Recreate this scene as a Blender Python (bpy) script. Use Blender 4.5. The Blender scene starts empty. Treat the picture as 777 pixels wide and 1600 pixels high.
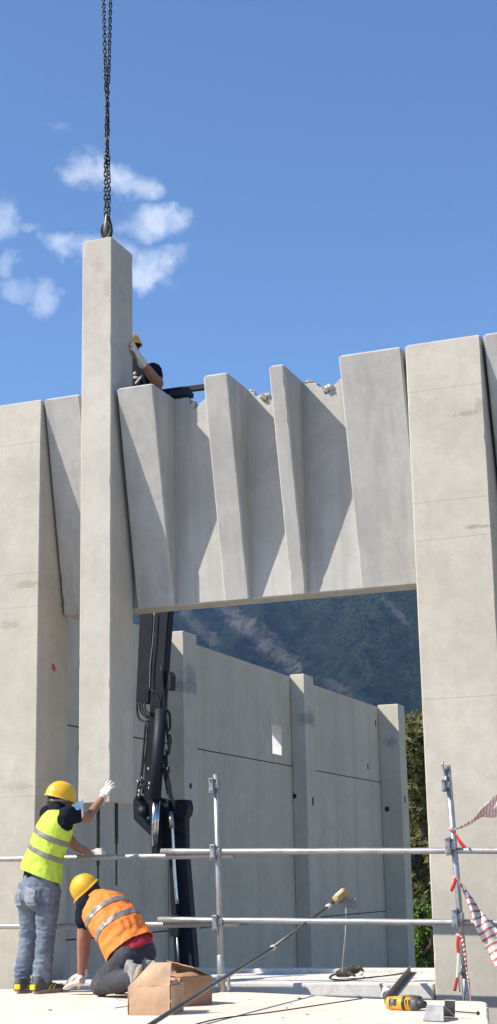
import bpy, bmesh, math, random
import numpy as np
from mathutils import Vector, Matrix, noise as mnoise
R_ = math.radians
random.seed(7)
scn = bpy.context.scene
COL = scn.collection

# ------------------------------------------------------------------ camera
F_PX, CX, CY = 2340.0, 388.5, 800.0          # focal length and centre of the 777 x 1600 photograph
EYE = Vector((0, 0, 0.87))
UP = Vector((-188.5, 9500, -2340)).normalized()
DY = Vector((941.5, -557, -2340)); DY = (DY - UP * DY.dot(UP)).normalized()
DX = DY.cross(UP)
ROT = Matrix((DX, DY, UP))                   # camera axes -> world axes (X along facade, Y into building)
cam_d = bpy.data.cameras.new('camera'); cam = bpy.data.objects.new('camera', cam_d); COL.objects.link(cam)
cam.matrix_world = Matrix.Translation(EYE) @ ROT.to_4x4()
cam_d.sensor_fit = 'VERTICAL'; cam_d.sensor_height = 36.0; cam_d.lens = 36.0 * F_PX / 1600
cam_d.clip_end = 20000; cam_d.clip_start = 0.05
scn.camera = cam

# ------------------------------------------------------------------ light
SUN_AZ, SUN_EL = 51.5, 44.0                  # degrees left of the facade normal, and above the horizon
TO_SUN = Vector((-math.sin(R_(SUN_AZ)) * math.cos(R_(SUN_EL)), -math.cos(R_(SUN_AZ)) * math.cos(R_(SUN_EL)), math.sin(R_(SUN_EL))))
sl = bpy.data.lights.new('sun', 'SUN'); so = bpy.data.objects.new('sun', sl); COL.objects.link(so)
sl.energy = 5.0; sl.angle = R_(0.53); sl.color = (1.0, 0.92, 0.80)
so.rotation_euler = TO_SUN.to_track_quat('Z', 'Y').to_euler(); so.location = (-20, -20, 40)
scn.view_settings.view_transform = 'Standard'; scn.view_settings.look = 'None'
scn.view_settings.exposure = 0.57; scn.view_settings.gamma = 1.0
scn.cycles.max_bounces = 8; scn.cycles.diffuse_bounces = 5; scn.cycles.volume_bounces = 0

W = bpy.data.worlds.new('World'); scn.world = W; W.use_nodes = True


class NT:
    """small helper to wire shader nodes"""
    def __init__(s, tree): s.t = tree; s.n = tree.nodes; s.l = tree.links
    def new(s, typ, **kw):
        nd = s.n.new(typ)
        for k, v in kw.items():
            if k.startswith('i_'):
                nm = k[2:]; nm = int(nm) if nm.isdigit() else nm.replace('_', ' ')
                s.put(nd.inputs[nm], v)
            else: setattr(nd, k, v)
        return nd
    def put(s, sock, v):
        if isinstance(v, bpy.types.NodeSocket): s.l.new(v, sock)
        elif isinstance(v, bpy.types.Node): s.l.new(v.outputs[0], sock)
        else: sock.default_value = v
    def math(s, op, a, b=0.0, c=None, clamp=False):
        m = s.new('ShaderNodeMath', operation=op, use_clamp=clamp); s.put(m.inputs[0], a); s.put(m.inputs[1], b)
        if c is not None: s.put(m.inputs[2], c)
        return m.outputs[0]
    def vmath(s, op, a, b):
        m = s.new('ShaderNodeVectorMath', operation=op); s.put(m.inputs[0], a); s.put(m.inputs[1], b)
        return m.outputs['Value'] if op in ('DOT_PRODUCT', 'LENGTH') else m.outputs[0]
    def noise(s, vec, scale, detail=4, rough=.55, dist=0.0):
        return s.new('ShaderNodeTexNoise', i_Vector=vec, i_Scale=scale, i_Detail=detail, i_Roughness=rough, i_Distortion=dist).outputs['Fac']
    def scaled(s, vec, sc):
        return s.vmath('MULTIPLY', vec, sc)
    def rng(s, v, a, b, c=0.0, d=1.0):
        m = s.new('ShaderNodeMapRange', interpolation_type='SMOOTHSTEP'); s.put(m.inputs[0], v)
        for i, x in enumerate((a, b, c, d)): s.put(m.inputs[i + 1], x)
        return m.outputs[0]
    def mix(s, f, a, b, mode='MIX'):
        m = s.new('ShaderNodeMix', data_type='RGBA', blend_type=mode)
        s.put(m.inputs[0], f); s.put(m.inputs[6], a); s.put(m.inputs[7], b); return m.outputs[2]


def c4(c): return (c[0], c[1], c[2], 1.0)


# sky: Nishita plus procedural fair-weather clouds
w = NT(W.node_tree); w.n.clear()
sky = w.new('ShaderNodeTexSky', sky_type='NISHITA', sun_disc=False, sun_elevation=R_(SUN_EL), sun_rotation=math.atan2(TO_SUN.x, TO_SUN.y) % (2 * math.pi))
sky.altitude = 400; sky.air_density = 1.0; sky.dust_density = 0.1; sky.ozone_density = 3.0
tc = w.new('ShaderNodeTexCoord').outputs['Generated']
def pix_dir(px, py): return (ROT @ Vector((px - CX, CY - py, -F_PX))).normalized()
tcs = w.vmath('ADD', tc, (3.1, 1.7, .4)); nz1 = w.noise(tcs, 36, 8, .56, .3); nz2 = w.noise(tcs, 95, 6, .6)
nz = w.math('ADD', w.math('MULTIPLY', nz1, .80), w.math('MULTIPLY', nz2, .20))
wob = w.math('MULTIPLY', w.math('SUBTRACT', nz, .5), 8.0)
CLOUDS = [(160, 268, 66, 30, 1.0), (205, 285, 46, 22, .75), (243, 338, 58, 24, .95), (205, 352, 40, 24, .7), (235, 415, 46, 40, 1.0), (110, 383, 50, 26, .85), (170, 398, 60, 34, .6), (265, 440, 22, 18, .35),
          (10, 348, 30, 40, .7), (55, 357, 26, 12, .35), (72, 464, 26, 34, .62), (6, 415, 24, 18, .55), (26, 448, 36, 20, .4), (90, 210, 26, 8, .22), (265, 385, 34, 16, .4),
          (-160, 380, 120, 40, .9), (-330, 260, 90, 40, .8), (-420, 470, 150, 50, .9), (1250, 520, 130, 40, .8), (1500, 330, 100, 46, .8), (-700, 380, 130, 60, .9)]
rnd = random.Random(3)
wrp = w.new('ShaderNodeTexNoise', i_Vector=tcs, i_Scale=22.0, i_Detail=5.0, i_Roughness=.6).outputs['Color']
wrp = w.vmath('MULTIPLY', w.vmath('SUBTRACT', wrp, (.5, .5, .5)), (.048, .048, .036))
tcw = w.vmath('ADD', tc, wrp)
acc = None
cl_dirs = []
for (px, py, hw, hh, st) in CLOUDS:
    c = pix_dir(px, py); cl_dirs.append((c, hw / 2420 * .88, hh / 2420 * .84, st))
for i in range(9):                           # the same kind of puffs on round the rest of the sky
    az = R_(75 + i * 31 + rnd.uniform(-8, 8)); el = R_(rnd.uniform(14, 34))
    cl_dirs.append((Vector((math.sin(az) * math.cos(el), math.cos(az) * math.cos(el), math.sin(el))), rnd.uniform(.03, .07), rnd.uniform(.015, .028), .9))
for (c, hw, hh, st) in cl_dirs:
    side = c.cross(Vector((0, 0, 1))).normalized(); upv = side.cross(c).normalized()
    dd = w.vmath('SUBTRACT', tcw, tuple(c))
    ax = w.vmath('DOT_PRODUCT', dd, tuple(side / hw)); ay = w.vmath('DOT_PRODUCT', dd, tuple(upv / hh)); az_ = w.vmath('DOT_PRODUCT', dd, tuple(c / .25))
    d2 = w.math('ADD', w.math('MULTIPLY', ax, ax), w.math('ADD', w.math('MULTIPLY', ay, ay), w.math('MULTIPLY', az_, az_)))
    v = w.math('SUBTRACT', 1.0, d2)
    e = w.math('MULTIPLY', w.rng(w.math('ADD', w.math('MULTIPLY', v, 1.3), wob), -.9, 2.5), st)
    acc = e if acc is None else w.math('MAXIMUM', acc, e)
cloud_f = w.math('MULTIPLY', acc, .84, clamp=True)
SKY_K = 0.108
skyc = w.new('ShaderNodeVectorMath', operation='SCALE', i_0=sky.outputs[0], i_Scale=SKY_K).outputs[0]
skyc = w.vmath('MULTIPLY', skyc, (.90, 1.05, 1.20))
mixc = w.mix(cloud_f, skyc, (.62, .68, .80, 1))
bg = w.new('ShaderNodeBackground', i_Color=mixc, i_Strength=1.0)
wo = w.new('ShaderNodeOutputWorld', i_Surface=bg.outputs[0])

# ------------------------------------------------------------------ geometry helpers
def A(px, py, Y):
    """photo pixel -> the point on that line of sight that lies on the plane at depth Y (m into the site)"""
    d = ROT @ Vector((px - CX, CY - py, -F_PX)); return EYE + d * ((Y - EYE.y) / d.y)
def G(px, py, z=0.0):
    """photo pixel -> the point where it meets the level plane z"""
    d = ROT @ Vector((px - CX, CY - py, -F_PX)); return EYE + d * ((z - EYE.z) / d.z)


def tag(o, label=None, cat=None, group=None, kind=None):
    if label: o['label'] = label
    if cat: o['category'] = cat
    if group: o['group'] = group
    if kind: o['kind'] = kind
    return o
WLOC = {}
def thing(name, loc, label, cat, group=None):
    o = bpy.data.objects.new(name, None); COL.objects.link(o); o.location = loc; o.empty_display_size = .1
    WLOC[o.name] = Vector(loc); return tag(o, label, cat, group)


def mesh_ob(name, verts, faces, mat, parent=None, smooth=False, origin=None, edges=()):
    """ONE mesh object; verts in world coordinates"""
    if parent is not None: org = WLOC[parent.name]
    else: org = Vector(origin) if origin is not None else Vector((0, 0, 0))
    me = bpy.data.meshes.new(name)
    me.from_pydata([tuple(Vector(v) - org) for v in verts], edges, faces)
    bm = bmesh.new(); bm.from_mesh(me); bmesh.ops.recalc_face_normals(bm, faces=bm.faces); bm.to_mesh(me); bm.free()
    o = bpy.data.objects.new(name, me); COL.objects.link(o)
    if mat: me.materials.append(mat)
    if smooth: me.polygons.foreach_set('use_smooth', [True] * len(me.polygons))
    if parent is not None: o.parent = parent; WLOC[o.name] = org
    else: o.location = org; WLOC[o.name] = org
    return o


class M:
    """collects primitives into one mesh"""
    def __init__(s): s.v = []; s.f = []
    def add(s, verts, faces):
        k = len(s.v); s.v += [Vector(p) for p in verts]; s.f += [tuple(i + k for i in f) for f in faces]; return s
    def box(s, c, size, rot=None, bev=0.0):
        bm = bmesh.new(); bmesh.ops.create_cube(bm, size=1.0)
        for v in bm.verts: v.co = Vector((v.co.x * size[0], v.co.y * size[1], v.co.z * size[2]))
        if bev: bmesh.ops.bevel(bm, geom=bm.edges[:], offset=bev, segments=2, affect='EDGES', profile=.6)
        m = (Matrix.Translation(c) @ (rot.to_4x4() if rot else Matrix.Identity(4)))
        bm.verts.index_update()
        s.add([m @ v.co for v in bm.verts], [[v.index for v in f.verts] for f in bm.faces]); bm.free(); return s
    def box2(s, a, b, bev=0.0):
        a, b = Vector(a), Vector(b); return s.box((a + b) / 2, [abs(b[i] - a[i]) for i in range(3)], None, bev)
    def tube(s, pts, r, n=10, cap=True):
        pts = [Vector(p) for p in pts]; rr = r if isinstance(r, (list, tuple)) else [r] * len(pts)
        rings = []; t = (pts[1] - pts[0]).normalized()
        u = t.orthogonal().normalized()
        for i, p in enumerate(pts):
            tn = (pts[min(i + 1, len(pts) - 1)] - pts[max(i - 1, 0)]).normalized()
            u = (u - tn * u.dot(tn)).normalized(); v = tn.cross(u)
            rings.append([p + (u * math.cos(2 * math.pi * k / n) + v * math.sin(2 * math.pi * k / n)) * rr[i] for k in range(n)])
        return s.rings(rings, cap)
    def rings(s, rings, cap=True):
        n = len(rings[0]); verts = [p for r in rings for p in r]; faces = []
        for i in range(len(rings) - 1):
            for k in range(n): faces.append((i * n + k, i * n + (k + 1) % n, (i + 1) * n + (k + 1) % n, (i + 1) * n + k))
        if cap: faces += [tuple(range(n))[::-1], tuple(range((len(rings) - 1) * n, len(rings) * n))]
        return s.add(verts, faces)
    def ell(s, loops, n=16, cap=True):
        """loops: (centre, side vector a, front vector b): elliptical rings"""
        return s.rings([[Vector(c) + Vector(a) * math.cos(2 * math.pi * k / n) + Vector(b) * math.sin(2 * math.pi * k / n) for k in range(n)] for c, a, b in loops], cap)
    def limb(s, pts, rad, n=12):
        """round tapered limb with domed ends"""
        pts = [Vector(p) for p in pts]; d0 = (pts[0] - pts[1]).normalized(); d1 = (pts[-1] - pts[-2]).normalized()
        P = [pts[0] + d0 * rad[0] * .85, pts[0] + d0 * rad[0] * .5] + pts + [pts[-1] + d1 * rad[-1] * .5, pts[-1] + d1 * rad[-1] * .85]
        Rr = [rad[0] * .4, rad[0] * .8] + list(rad) + [rad[-1] * .8, rad[-1] * .4]
        return s.tube(P, Rr, n)
    def ball(s, c, r, sx=1, sy=1, sz=1, rot=None, n=14):
        bm = bmesh.new(); bmesh.ops.create_uvsphere(bm, u_segments=n, v_segments=max(6, n * 2 // 3), radius=r)
        m = Matrix.Translation(c) @ (rot.to_4x4() if rot else Matrix.Identity(4)) @ Matrix.Diagonal((sx, sy, sz, 1))
        bm.verts.index_update()
        s.add([m @ v.co for v in bm.verts], [[v.index for v in f.verts] for f in bm.faces]); bm.free(); return s
    def prism(s, poly, d):
        """poly: world points of one outline, extruded by vector d"""
        n = len(poly); poly = [Vector(p) for p in poly]; d = Vector(d)
        return s.add(poly + [p + d for p in poly], [tuple(range(n)), tuple(range(n, 2 * n))[::-1]] + [(i, (i + 1) % n, n + (i + 1) % n, n + i) for i in range(n)])
    def build(s, name, mat, parent=None, smooth=False, origin=None):
        return mesh_ob(name, s.v, s.f, mat, parent, smooth, origin)


def catmull(pts, n=6):
    pts = [Vector(p) for p in pts]; P = [pts[0] * 2 - pts[1]] + pts + [pts[-1] * 2 - pts[-2]]; out = []
    for i in range(1, len(P) - 2):
        for k in range(n):
            t = k / n; a, b, c, d = P[i - 1], P[i], P[i + 1], P[i + 2]
            out.append(.5 * ((2 * b) + (c - a) * t + (2 * a - 5 * b + 4 * c - d) * t * t + (3 * b - a - 3 * c + d) * t ** 3))
    return out + [pts[-1]]


def fuse(m, voxel, smooth_it=6, warp=None):
    """voxel-fuse a pile of closed lofts into one continuous surface -> (verts, faces) in world coordinates"""
    me = bpy.data.meshes.new('tmp'); me.from_pydata([tuple(v) for v in m.v], [], m.f)
    bm = bmesh.new(); bm.from_mesh(me); bmesh.ops.recalc_face_normals(bm, faces=bm.faces); bm.to_mesh(me); bm.free()
    o = bpy.data.objects.new('tmp', me); COL.objects.link(o)
    r = o.modifiers.new('r', 'REMESH'); r.mode = 'VOXEL'; r.voxel_size = voxel
    if smooth_it:
        q = o.modifiers.new('s', 'SMOOTH'); q.factor = .5; q.iterations = smooth_it
    dg = bpy.context.evaluated_depsgraph_get(); ev = o.evaluated_get(dg); em = ev.to_mesh()
    vs = [v.co.copy() for v in em.vertices]; fs = [tuple(p.vertices) for p in em.polygons]
    if warp:
        ns = [v.normal.copy() for v in em.vertices]
        vs = [v + nn * warp(v) for v, nn in zip(vs, ns)]
    ev.to_mesh_clear(); bpy.data.objects.remove(o); bpy.data.meshes.remove(me)
    return vs, fs


# ------------------------------------------------------------------ materials
def mat(name, col, rough=.6, metal=0.0, var=.12, scale=14, bump=0.0, bscale=60, spec=.4, dirt=None, coord='pos'):
    m = bpy.data.materials.new(name); m.use_nodes = True; t = NT(m.node_tree); b = t.n['Principled BSDF']
    pos = t.new('ShaderNodeNewGeometry').outputs['Position'] if coord == 'pos' else t.new('ShaderNodeTexCoord').outputs['Object']
    n1 = t.noise(pos, scale, 5, .6)
    lo = tuple(max(0, x * (1 - var)) for x in col); hi = tuple(min(1, x * (1 + var)) for x in col)
    base = t.mix(t.rng(n1, .3, .7), c4(lo), c4(hi))
    if dirt:
        base = t.mix(t.math('MULTIPLY', t.rng(t.noise(pos, dirt[1], 6, .7), .52, .72), dirt[2]), base, c4(dirt[0]))
    t.put(b.inputs['Base Color'], base); b.inputs['Metallic'].default_value = metal
    t.put(b.inputs['Roughness'], t.rng(n1, .2, .8, max(.05, rough - .08), min(1, rough + .08))); b.inputs['Specular IOR Level'].default_value = spec
    if bump:
        bp = t.new('ShaderNodeBump', i_Height=t.noise(pos, bscale, 6, .65), i_Strength=bump, i_Distance=.01); t.put(b.inputs['Normal'], bp.outputs[0])
    return m


def concrete(name, col, var=.10, lines=(), stains=(), streak=.10, warm=(1.0, .97, .90), sfreq=9, blot_k=.2):
    """cast concrete: mottling, vertical streaks, pores, formwork lines at given heights, stains at given spots"""
    m = bpy.data.materials.new(name); m.use_nodes = True; t = NT(m.node_tree); b = t.n['Principled BSDF']
    pos = t.new('ShaderNodeNewGeometry').outputs['Position']
    sep = t.new('ShaderNodeSeparateXYZ', i_0=pos); X, Y, Z = sep.outputs
    big = t.noise(pos, 1.3, 5, .6, .4); mid = t.noise(pos, 7, 7, .68, .6); fine = t.noise(pos, 55, 5, .7)
    strk = t.noise(t.scaled(pos, (sfreq, sfreq, sfreq * .05)), 1.0, 5, .6)
    f = t.math('ADD', t.math('MULTIPLY', big, .40), t.math('ADD', t.math('MULTIPLY', mid, .40), t.math('MULTIPLY', fine, .20)))
    lo = tuple(x * (1 - var * 1.5) for x in col); hi = tuple(x * (1 + var) for x in col)
    base = t.mix(t.rng(f, .34, .66), c4(lo), c4(hi))
    cell = t.new('ShaderNodeTexWhiteNoise', noise_dimensions='1D', i_W=t.math('FLOOR', t.math('MULTIPLY', Z, .83))).outputs[0]
    base = t.mix(t.math('MULTIPLY', cell, .16), base, c4(tuple(x * .78 for x in col)))
    base = t.mix(t.math('MULTIPLY', t.rng(strk, .46, .64), streak * 1.7), base, c4(tuple(x * .72 for x in col)))
    blot = t.rng(t.noise(pos, 2.6, 6, .7, 1.2), .56, .70)
    base = t.mix(t.math('MULTIPLY', blot, blot_k), base, c4(tuple(x * .80 * k for x, k in zip(col, warm))))
    vor = t.new('ShaderNodeTexVoronoi', i_Vector=pos, i_Scale=26.0); pore = t.rng(vor.outputs['Distance'], .055, .10, 1, 0)
    pore = t.math('MULTIPLY', pore, t.rng(t.noise(pos, 5, 2), .52, .62))
    base = t.mix(t.math('MULTIPLY', pore, .55), base, c4(tuple(x * .45 for x in col)))
    hgt = t.math('ADD', t.math('MULTIPLY', fine, .5), t.math('MULTIPLY', pore, -.8))
    for z0 in lines:
        zz = t.math('ADD', Z, t.math('MULTIPLY', t.math('SUBTRACT', mid, .5), .012))
        ln = t.rng(t.math('ABSOLUTE', t.math('SUBTRACT', zz, z0)), .003, .009, 1, 0)
        base = t.mix(t.math('MULTIPLY', ln, .20), base, c4(tuple(x * .55 for x in col)))
        hgt = t.math('ADD', hgt, t.math('MULTIPLY', ln, -.7))
    for (ax, c1, cz, w1, wz, sc, amt) in stains:
        u = t.math('DIVIDE', t.math('SUBTRACT', X if ax == 'x' else Y, c1), w1); v = t.math('DIVIDE', t.math('SUBTRACT', Z, cz), wz)
        d = t.math('SUBTRACT', 1.0, t.math('ADD', t.math('MULTIPLY', u, u), t.math('MULTIPLY', v, v)))
        ns = t.noise(t.scaled(pos, (14, 14, 22)), 1.0, 7, .75, .8)
        k = t.rng(t.math('ADD', d, t.math('MULTIPLY', t.math('SUBTRACT', ns, .5), 4.5)), .15, .9)
        k = t.math('MULTIPLY', k, t.rng(d, -.4, .3))
        base = t.mix(t.math('MULTIPLY', k, amt), base, c4(sc))
    t.put(b.inputs['Base Color'], base); b.inputs['Roughness'].default_value = .82; b.inputs['Specular IOR Level'].default_value = .25
    bp = t.new('ShaderNodeBump', i_Height=hgt, i_Strength=.28, i_Distance=.006); t.put(b.inputs['Normal'], bp.outputs[0])
    return m


BEIGE = (.455, .425, .365); GREY = (.42, .413, .39); SHADE = (.52, .475, .375)
STN = (.27, .235, .18); GROUT = (.22, .225, .225)
M_LCOL = concrete('concrete_left_column', BEIGE, lines=(5.0, 3.72, 3.40, 1.65), stains=[('x', -6.95, 3.62, .16, .05, STN, .5), ('x', -7.1, 3.25, .15, .05, STN, .45), ('x', -7.0, 1.75, .2, .06, STN, .3)], streak=.05)
M_RCOL = concrete('concrete_right_column', BEIGE, lines=(4.98, 3.98, 3.65, 2.3), stains=[('x', -2.66, 4.73, .17, .035, STN, .65), ('x', -2.62, 3.73, .16, .022, STN, .75), ('x', -2.55, 4.8, .05, .08, STN, .5)], streak=.05)
M_HCOL = concrete('concrete_hanging_column', (.455, .43, .38), stains=[('x', -6.2, 6.72, .10, .10, STN, .35), ('x', -6.1, 6.45, .06, .12, STN, .3), ('x', -6.15, 2.6, .06, .15, (.40, .31, .2), .25)], streak=.08)
M_BEAM = concrete('concrete_beam', GREY, streak=.30, var=.10, sfreq=7, blot_k=.3, warm=(1, 1, .97))
M_WALL = concrete('concrete_wall', SHADE, streak=.22, var=.10, sfreq=2.2, blot_k=.25, warm=(1, 1, .96))
M_RIB = concrete('concrete_rib', (.53, .485, .40), streak=.1, stains=[('y', 22.35, 4.15, .3, .22, GROUT, .75), ('y', 28.3, 4.02, .3, .22, GROUT, .55), ('x', -9.72, 3.95, .2, .15, GROUT, .7)])
M_MORTAR = mat('mortar_white', (.62, .61, .58), .9, bump=.6, bscale=40)
M_STEEL = mat('galvanised_tube', (.36, .365, .37), .46, .6, var=.15, scale=9, dirt=((.24, .19, .15), 9, .7), bump=.05)
M_COUP = mat('galvanised_coupler', (.30, .31, .32), .45, .8, var=.25, scale=30, bump=.1)
M_DARKST = mat('dark_steel', (.035, .033, .032), .55, .5, var=.3, scale=40)
M_CHAIN = mat('chain_steel', (.05, .045, .042), .38, .8, var=.35, scale=50)
M_NAVY = mat('crane_paint', (.008, .010, .018), .55, .0, var=.25, scale=4, bump=.02, spec=.25)
M_NAVY2 = mat('crane_post_paint', (.016, .019, .032), .55, .0, var=.2, scale=3, bump=.02, spec=.25)
M_BLACK = mat('black_rubber', (.012, .012, .013), .5, var=.2)
M_CHROME = mat('piston_chrome', (.6, .6, .6), .18, 1.0, var=.1)
M_FLOOR = None
# ================================================================== GROUND, SLAB, MOUNTAIN
def slab_material(name, col):
    m = bpy.data.materials.new(name); m.use_nodes = True; t = NT(m.node_tree); b = t.n['Principled BSDF']
    pos = t.new('ShaderNodeNewGeometry').outputs['Position']
    n = t.math('ADD', t.math('MULTIPLY', t.noise(pos, .9, 6, .6, .5), .5), t.math('MULTIPLY', t.noise(pos, 11, 7, .7), .5))
    base = t.mix(t.rng(n, .36, .66), c4(tuple(x * .86 for x in col)), c4(tuple(x * 1.08 for x in col)))
    base = t.mix(t.math('MULTIPLY', t.rng(t.noise(pos, 38, 4, .7), .62, .72), .5), base, c4(tuple(x * .6 for x in col)))
    base = t.mix(t.math('MULTIPLY', t.rng(t.noise(pos, 5.5, 8, .75, 2),   .53, .66), .55), base, c4(tuple(x * .64 for x in col)))
    base = t.mix(t.math('MULTIPLY', t.rng(t.noise(pos, 2.2, 6, .75, 1), .56, .66), .35), base, (.50, .47, .42, 1))
    t.put(b.inputs['Base Color'], base); b.inputs['Roughness'].default_value = .9; b.inputs['Specular IOR Level'].default_value = .2
    bp = t.new('ShaderNodeBump', i_Height=t.noise(pos, 45, 8, .75), i_Strength=.5, i_Distance=.008); t.put(b.inputs['Normal'], bp.outputs[0])
    return m
M_FLOOR = slab_material('slab_surface', (.76, .63, .525))
M_SILL = slab_material('sill_surface', (.64, .61, .56))
M_GROUND = slab_material('yard_ground', (.34, .30, .245))

g = M(); g.add([(-6000, -6000, -1.9), (6000, -6000, -1.9), (6000, 9000, -1.9), (-6000, 9000, -1.9)], [(0, 1, 2, 3)])
tag(g.build('ground', M_GROUND), kind='structure')

M_INNER = slab_material('hall_ground', (.46, .40, .30))
g = M(); g.add([(-9.99, 13.61, -1.892), (3.0, 13.61, -1.892), (3.0, 36, -1.892), (-9.99, 36, -1.892)], [(0, 1, 2, 3)])
tag(g.build('hall_floor', M_INNER), kind='structure')  # unseen floor sheet, added and toned to bounce warm light onto the wall

# concrete deck the crew works on, its far edge slightly askew, corner rounded
edge = [(-7.9, 11.9), (-5.6, 11.82), (-4.6, 11.74), (-4.05, 11.52), (-3.75, 11.34), (-3.4, 11.20), (-2.66, 11.10), (-2.56, 11.06), (-2.51, 10.98), (-2.46, 10.75), (-2.15, 9.4), (-1.45, 6.4)]
top = []
for i in range(len(edge) - 1):
    a, b_ = Vector(edge[i]), Vector(edge[i + 1]); k = max(1, int((b_ - a).length / .06))
    for j in range(k):
        p = a.lerp(b_, j / k); wv = mnoise.noise(Vector((p.x * 9, p.y * 9, 2))) * .012; top.append((p.x + wv, p.y + wv))
top += [edge[-1], (-7.9, 6.4)]
nt = len(top)
ring_t = [Vector((x, y, 0)) for x, y in top]
ctr = Vector((-4.8, 9.2, 0))
def grow(p, d): q = p - ctr; q.z = 0; return p + q.normalized() * d
rings = [ring_t, [grow(p, .008) + Vector((0, 0, -.004)) for p in ring_t], [grow(p, .014) + Vector((0, 0, -.016)) for p in ring_t], [grow(p, .014) + Vector((0, 0, -.30)) for p in ring_t]]
g = M(); g.rings(rings, cap=True)
tag(g.build('deck_slab', M_FLOOR), kind='structure')
g = M()
for x in (-7.4, -5.2, -3.2): 
    for y in (7.0, 10.4): g.box2((x - .15, y - .15, -1.9), (x + .15, y + .15, -.30))
tag(g.build('deck_support', M_GROUND), kind='structure')

# sill beam between the columns: stepped top with a low rim at the back
g = M()
g.box2((-6.79, 12.17, -1.9), (-3.20, 13.42, .045), .012)
tag(g.build('sill', M_SILL), kind='structure')
g = M(); g.box2((-6.79, 13.425, -1.9), (-3.0, 13.60, .085), .012); tag(g.build('sill_rim', M_SILL), kind='structure')

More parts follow.
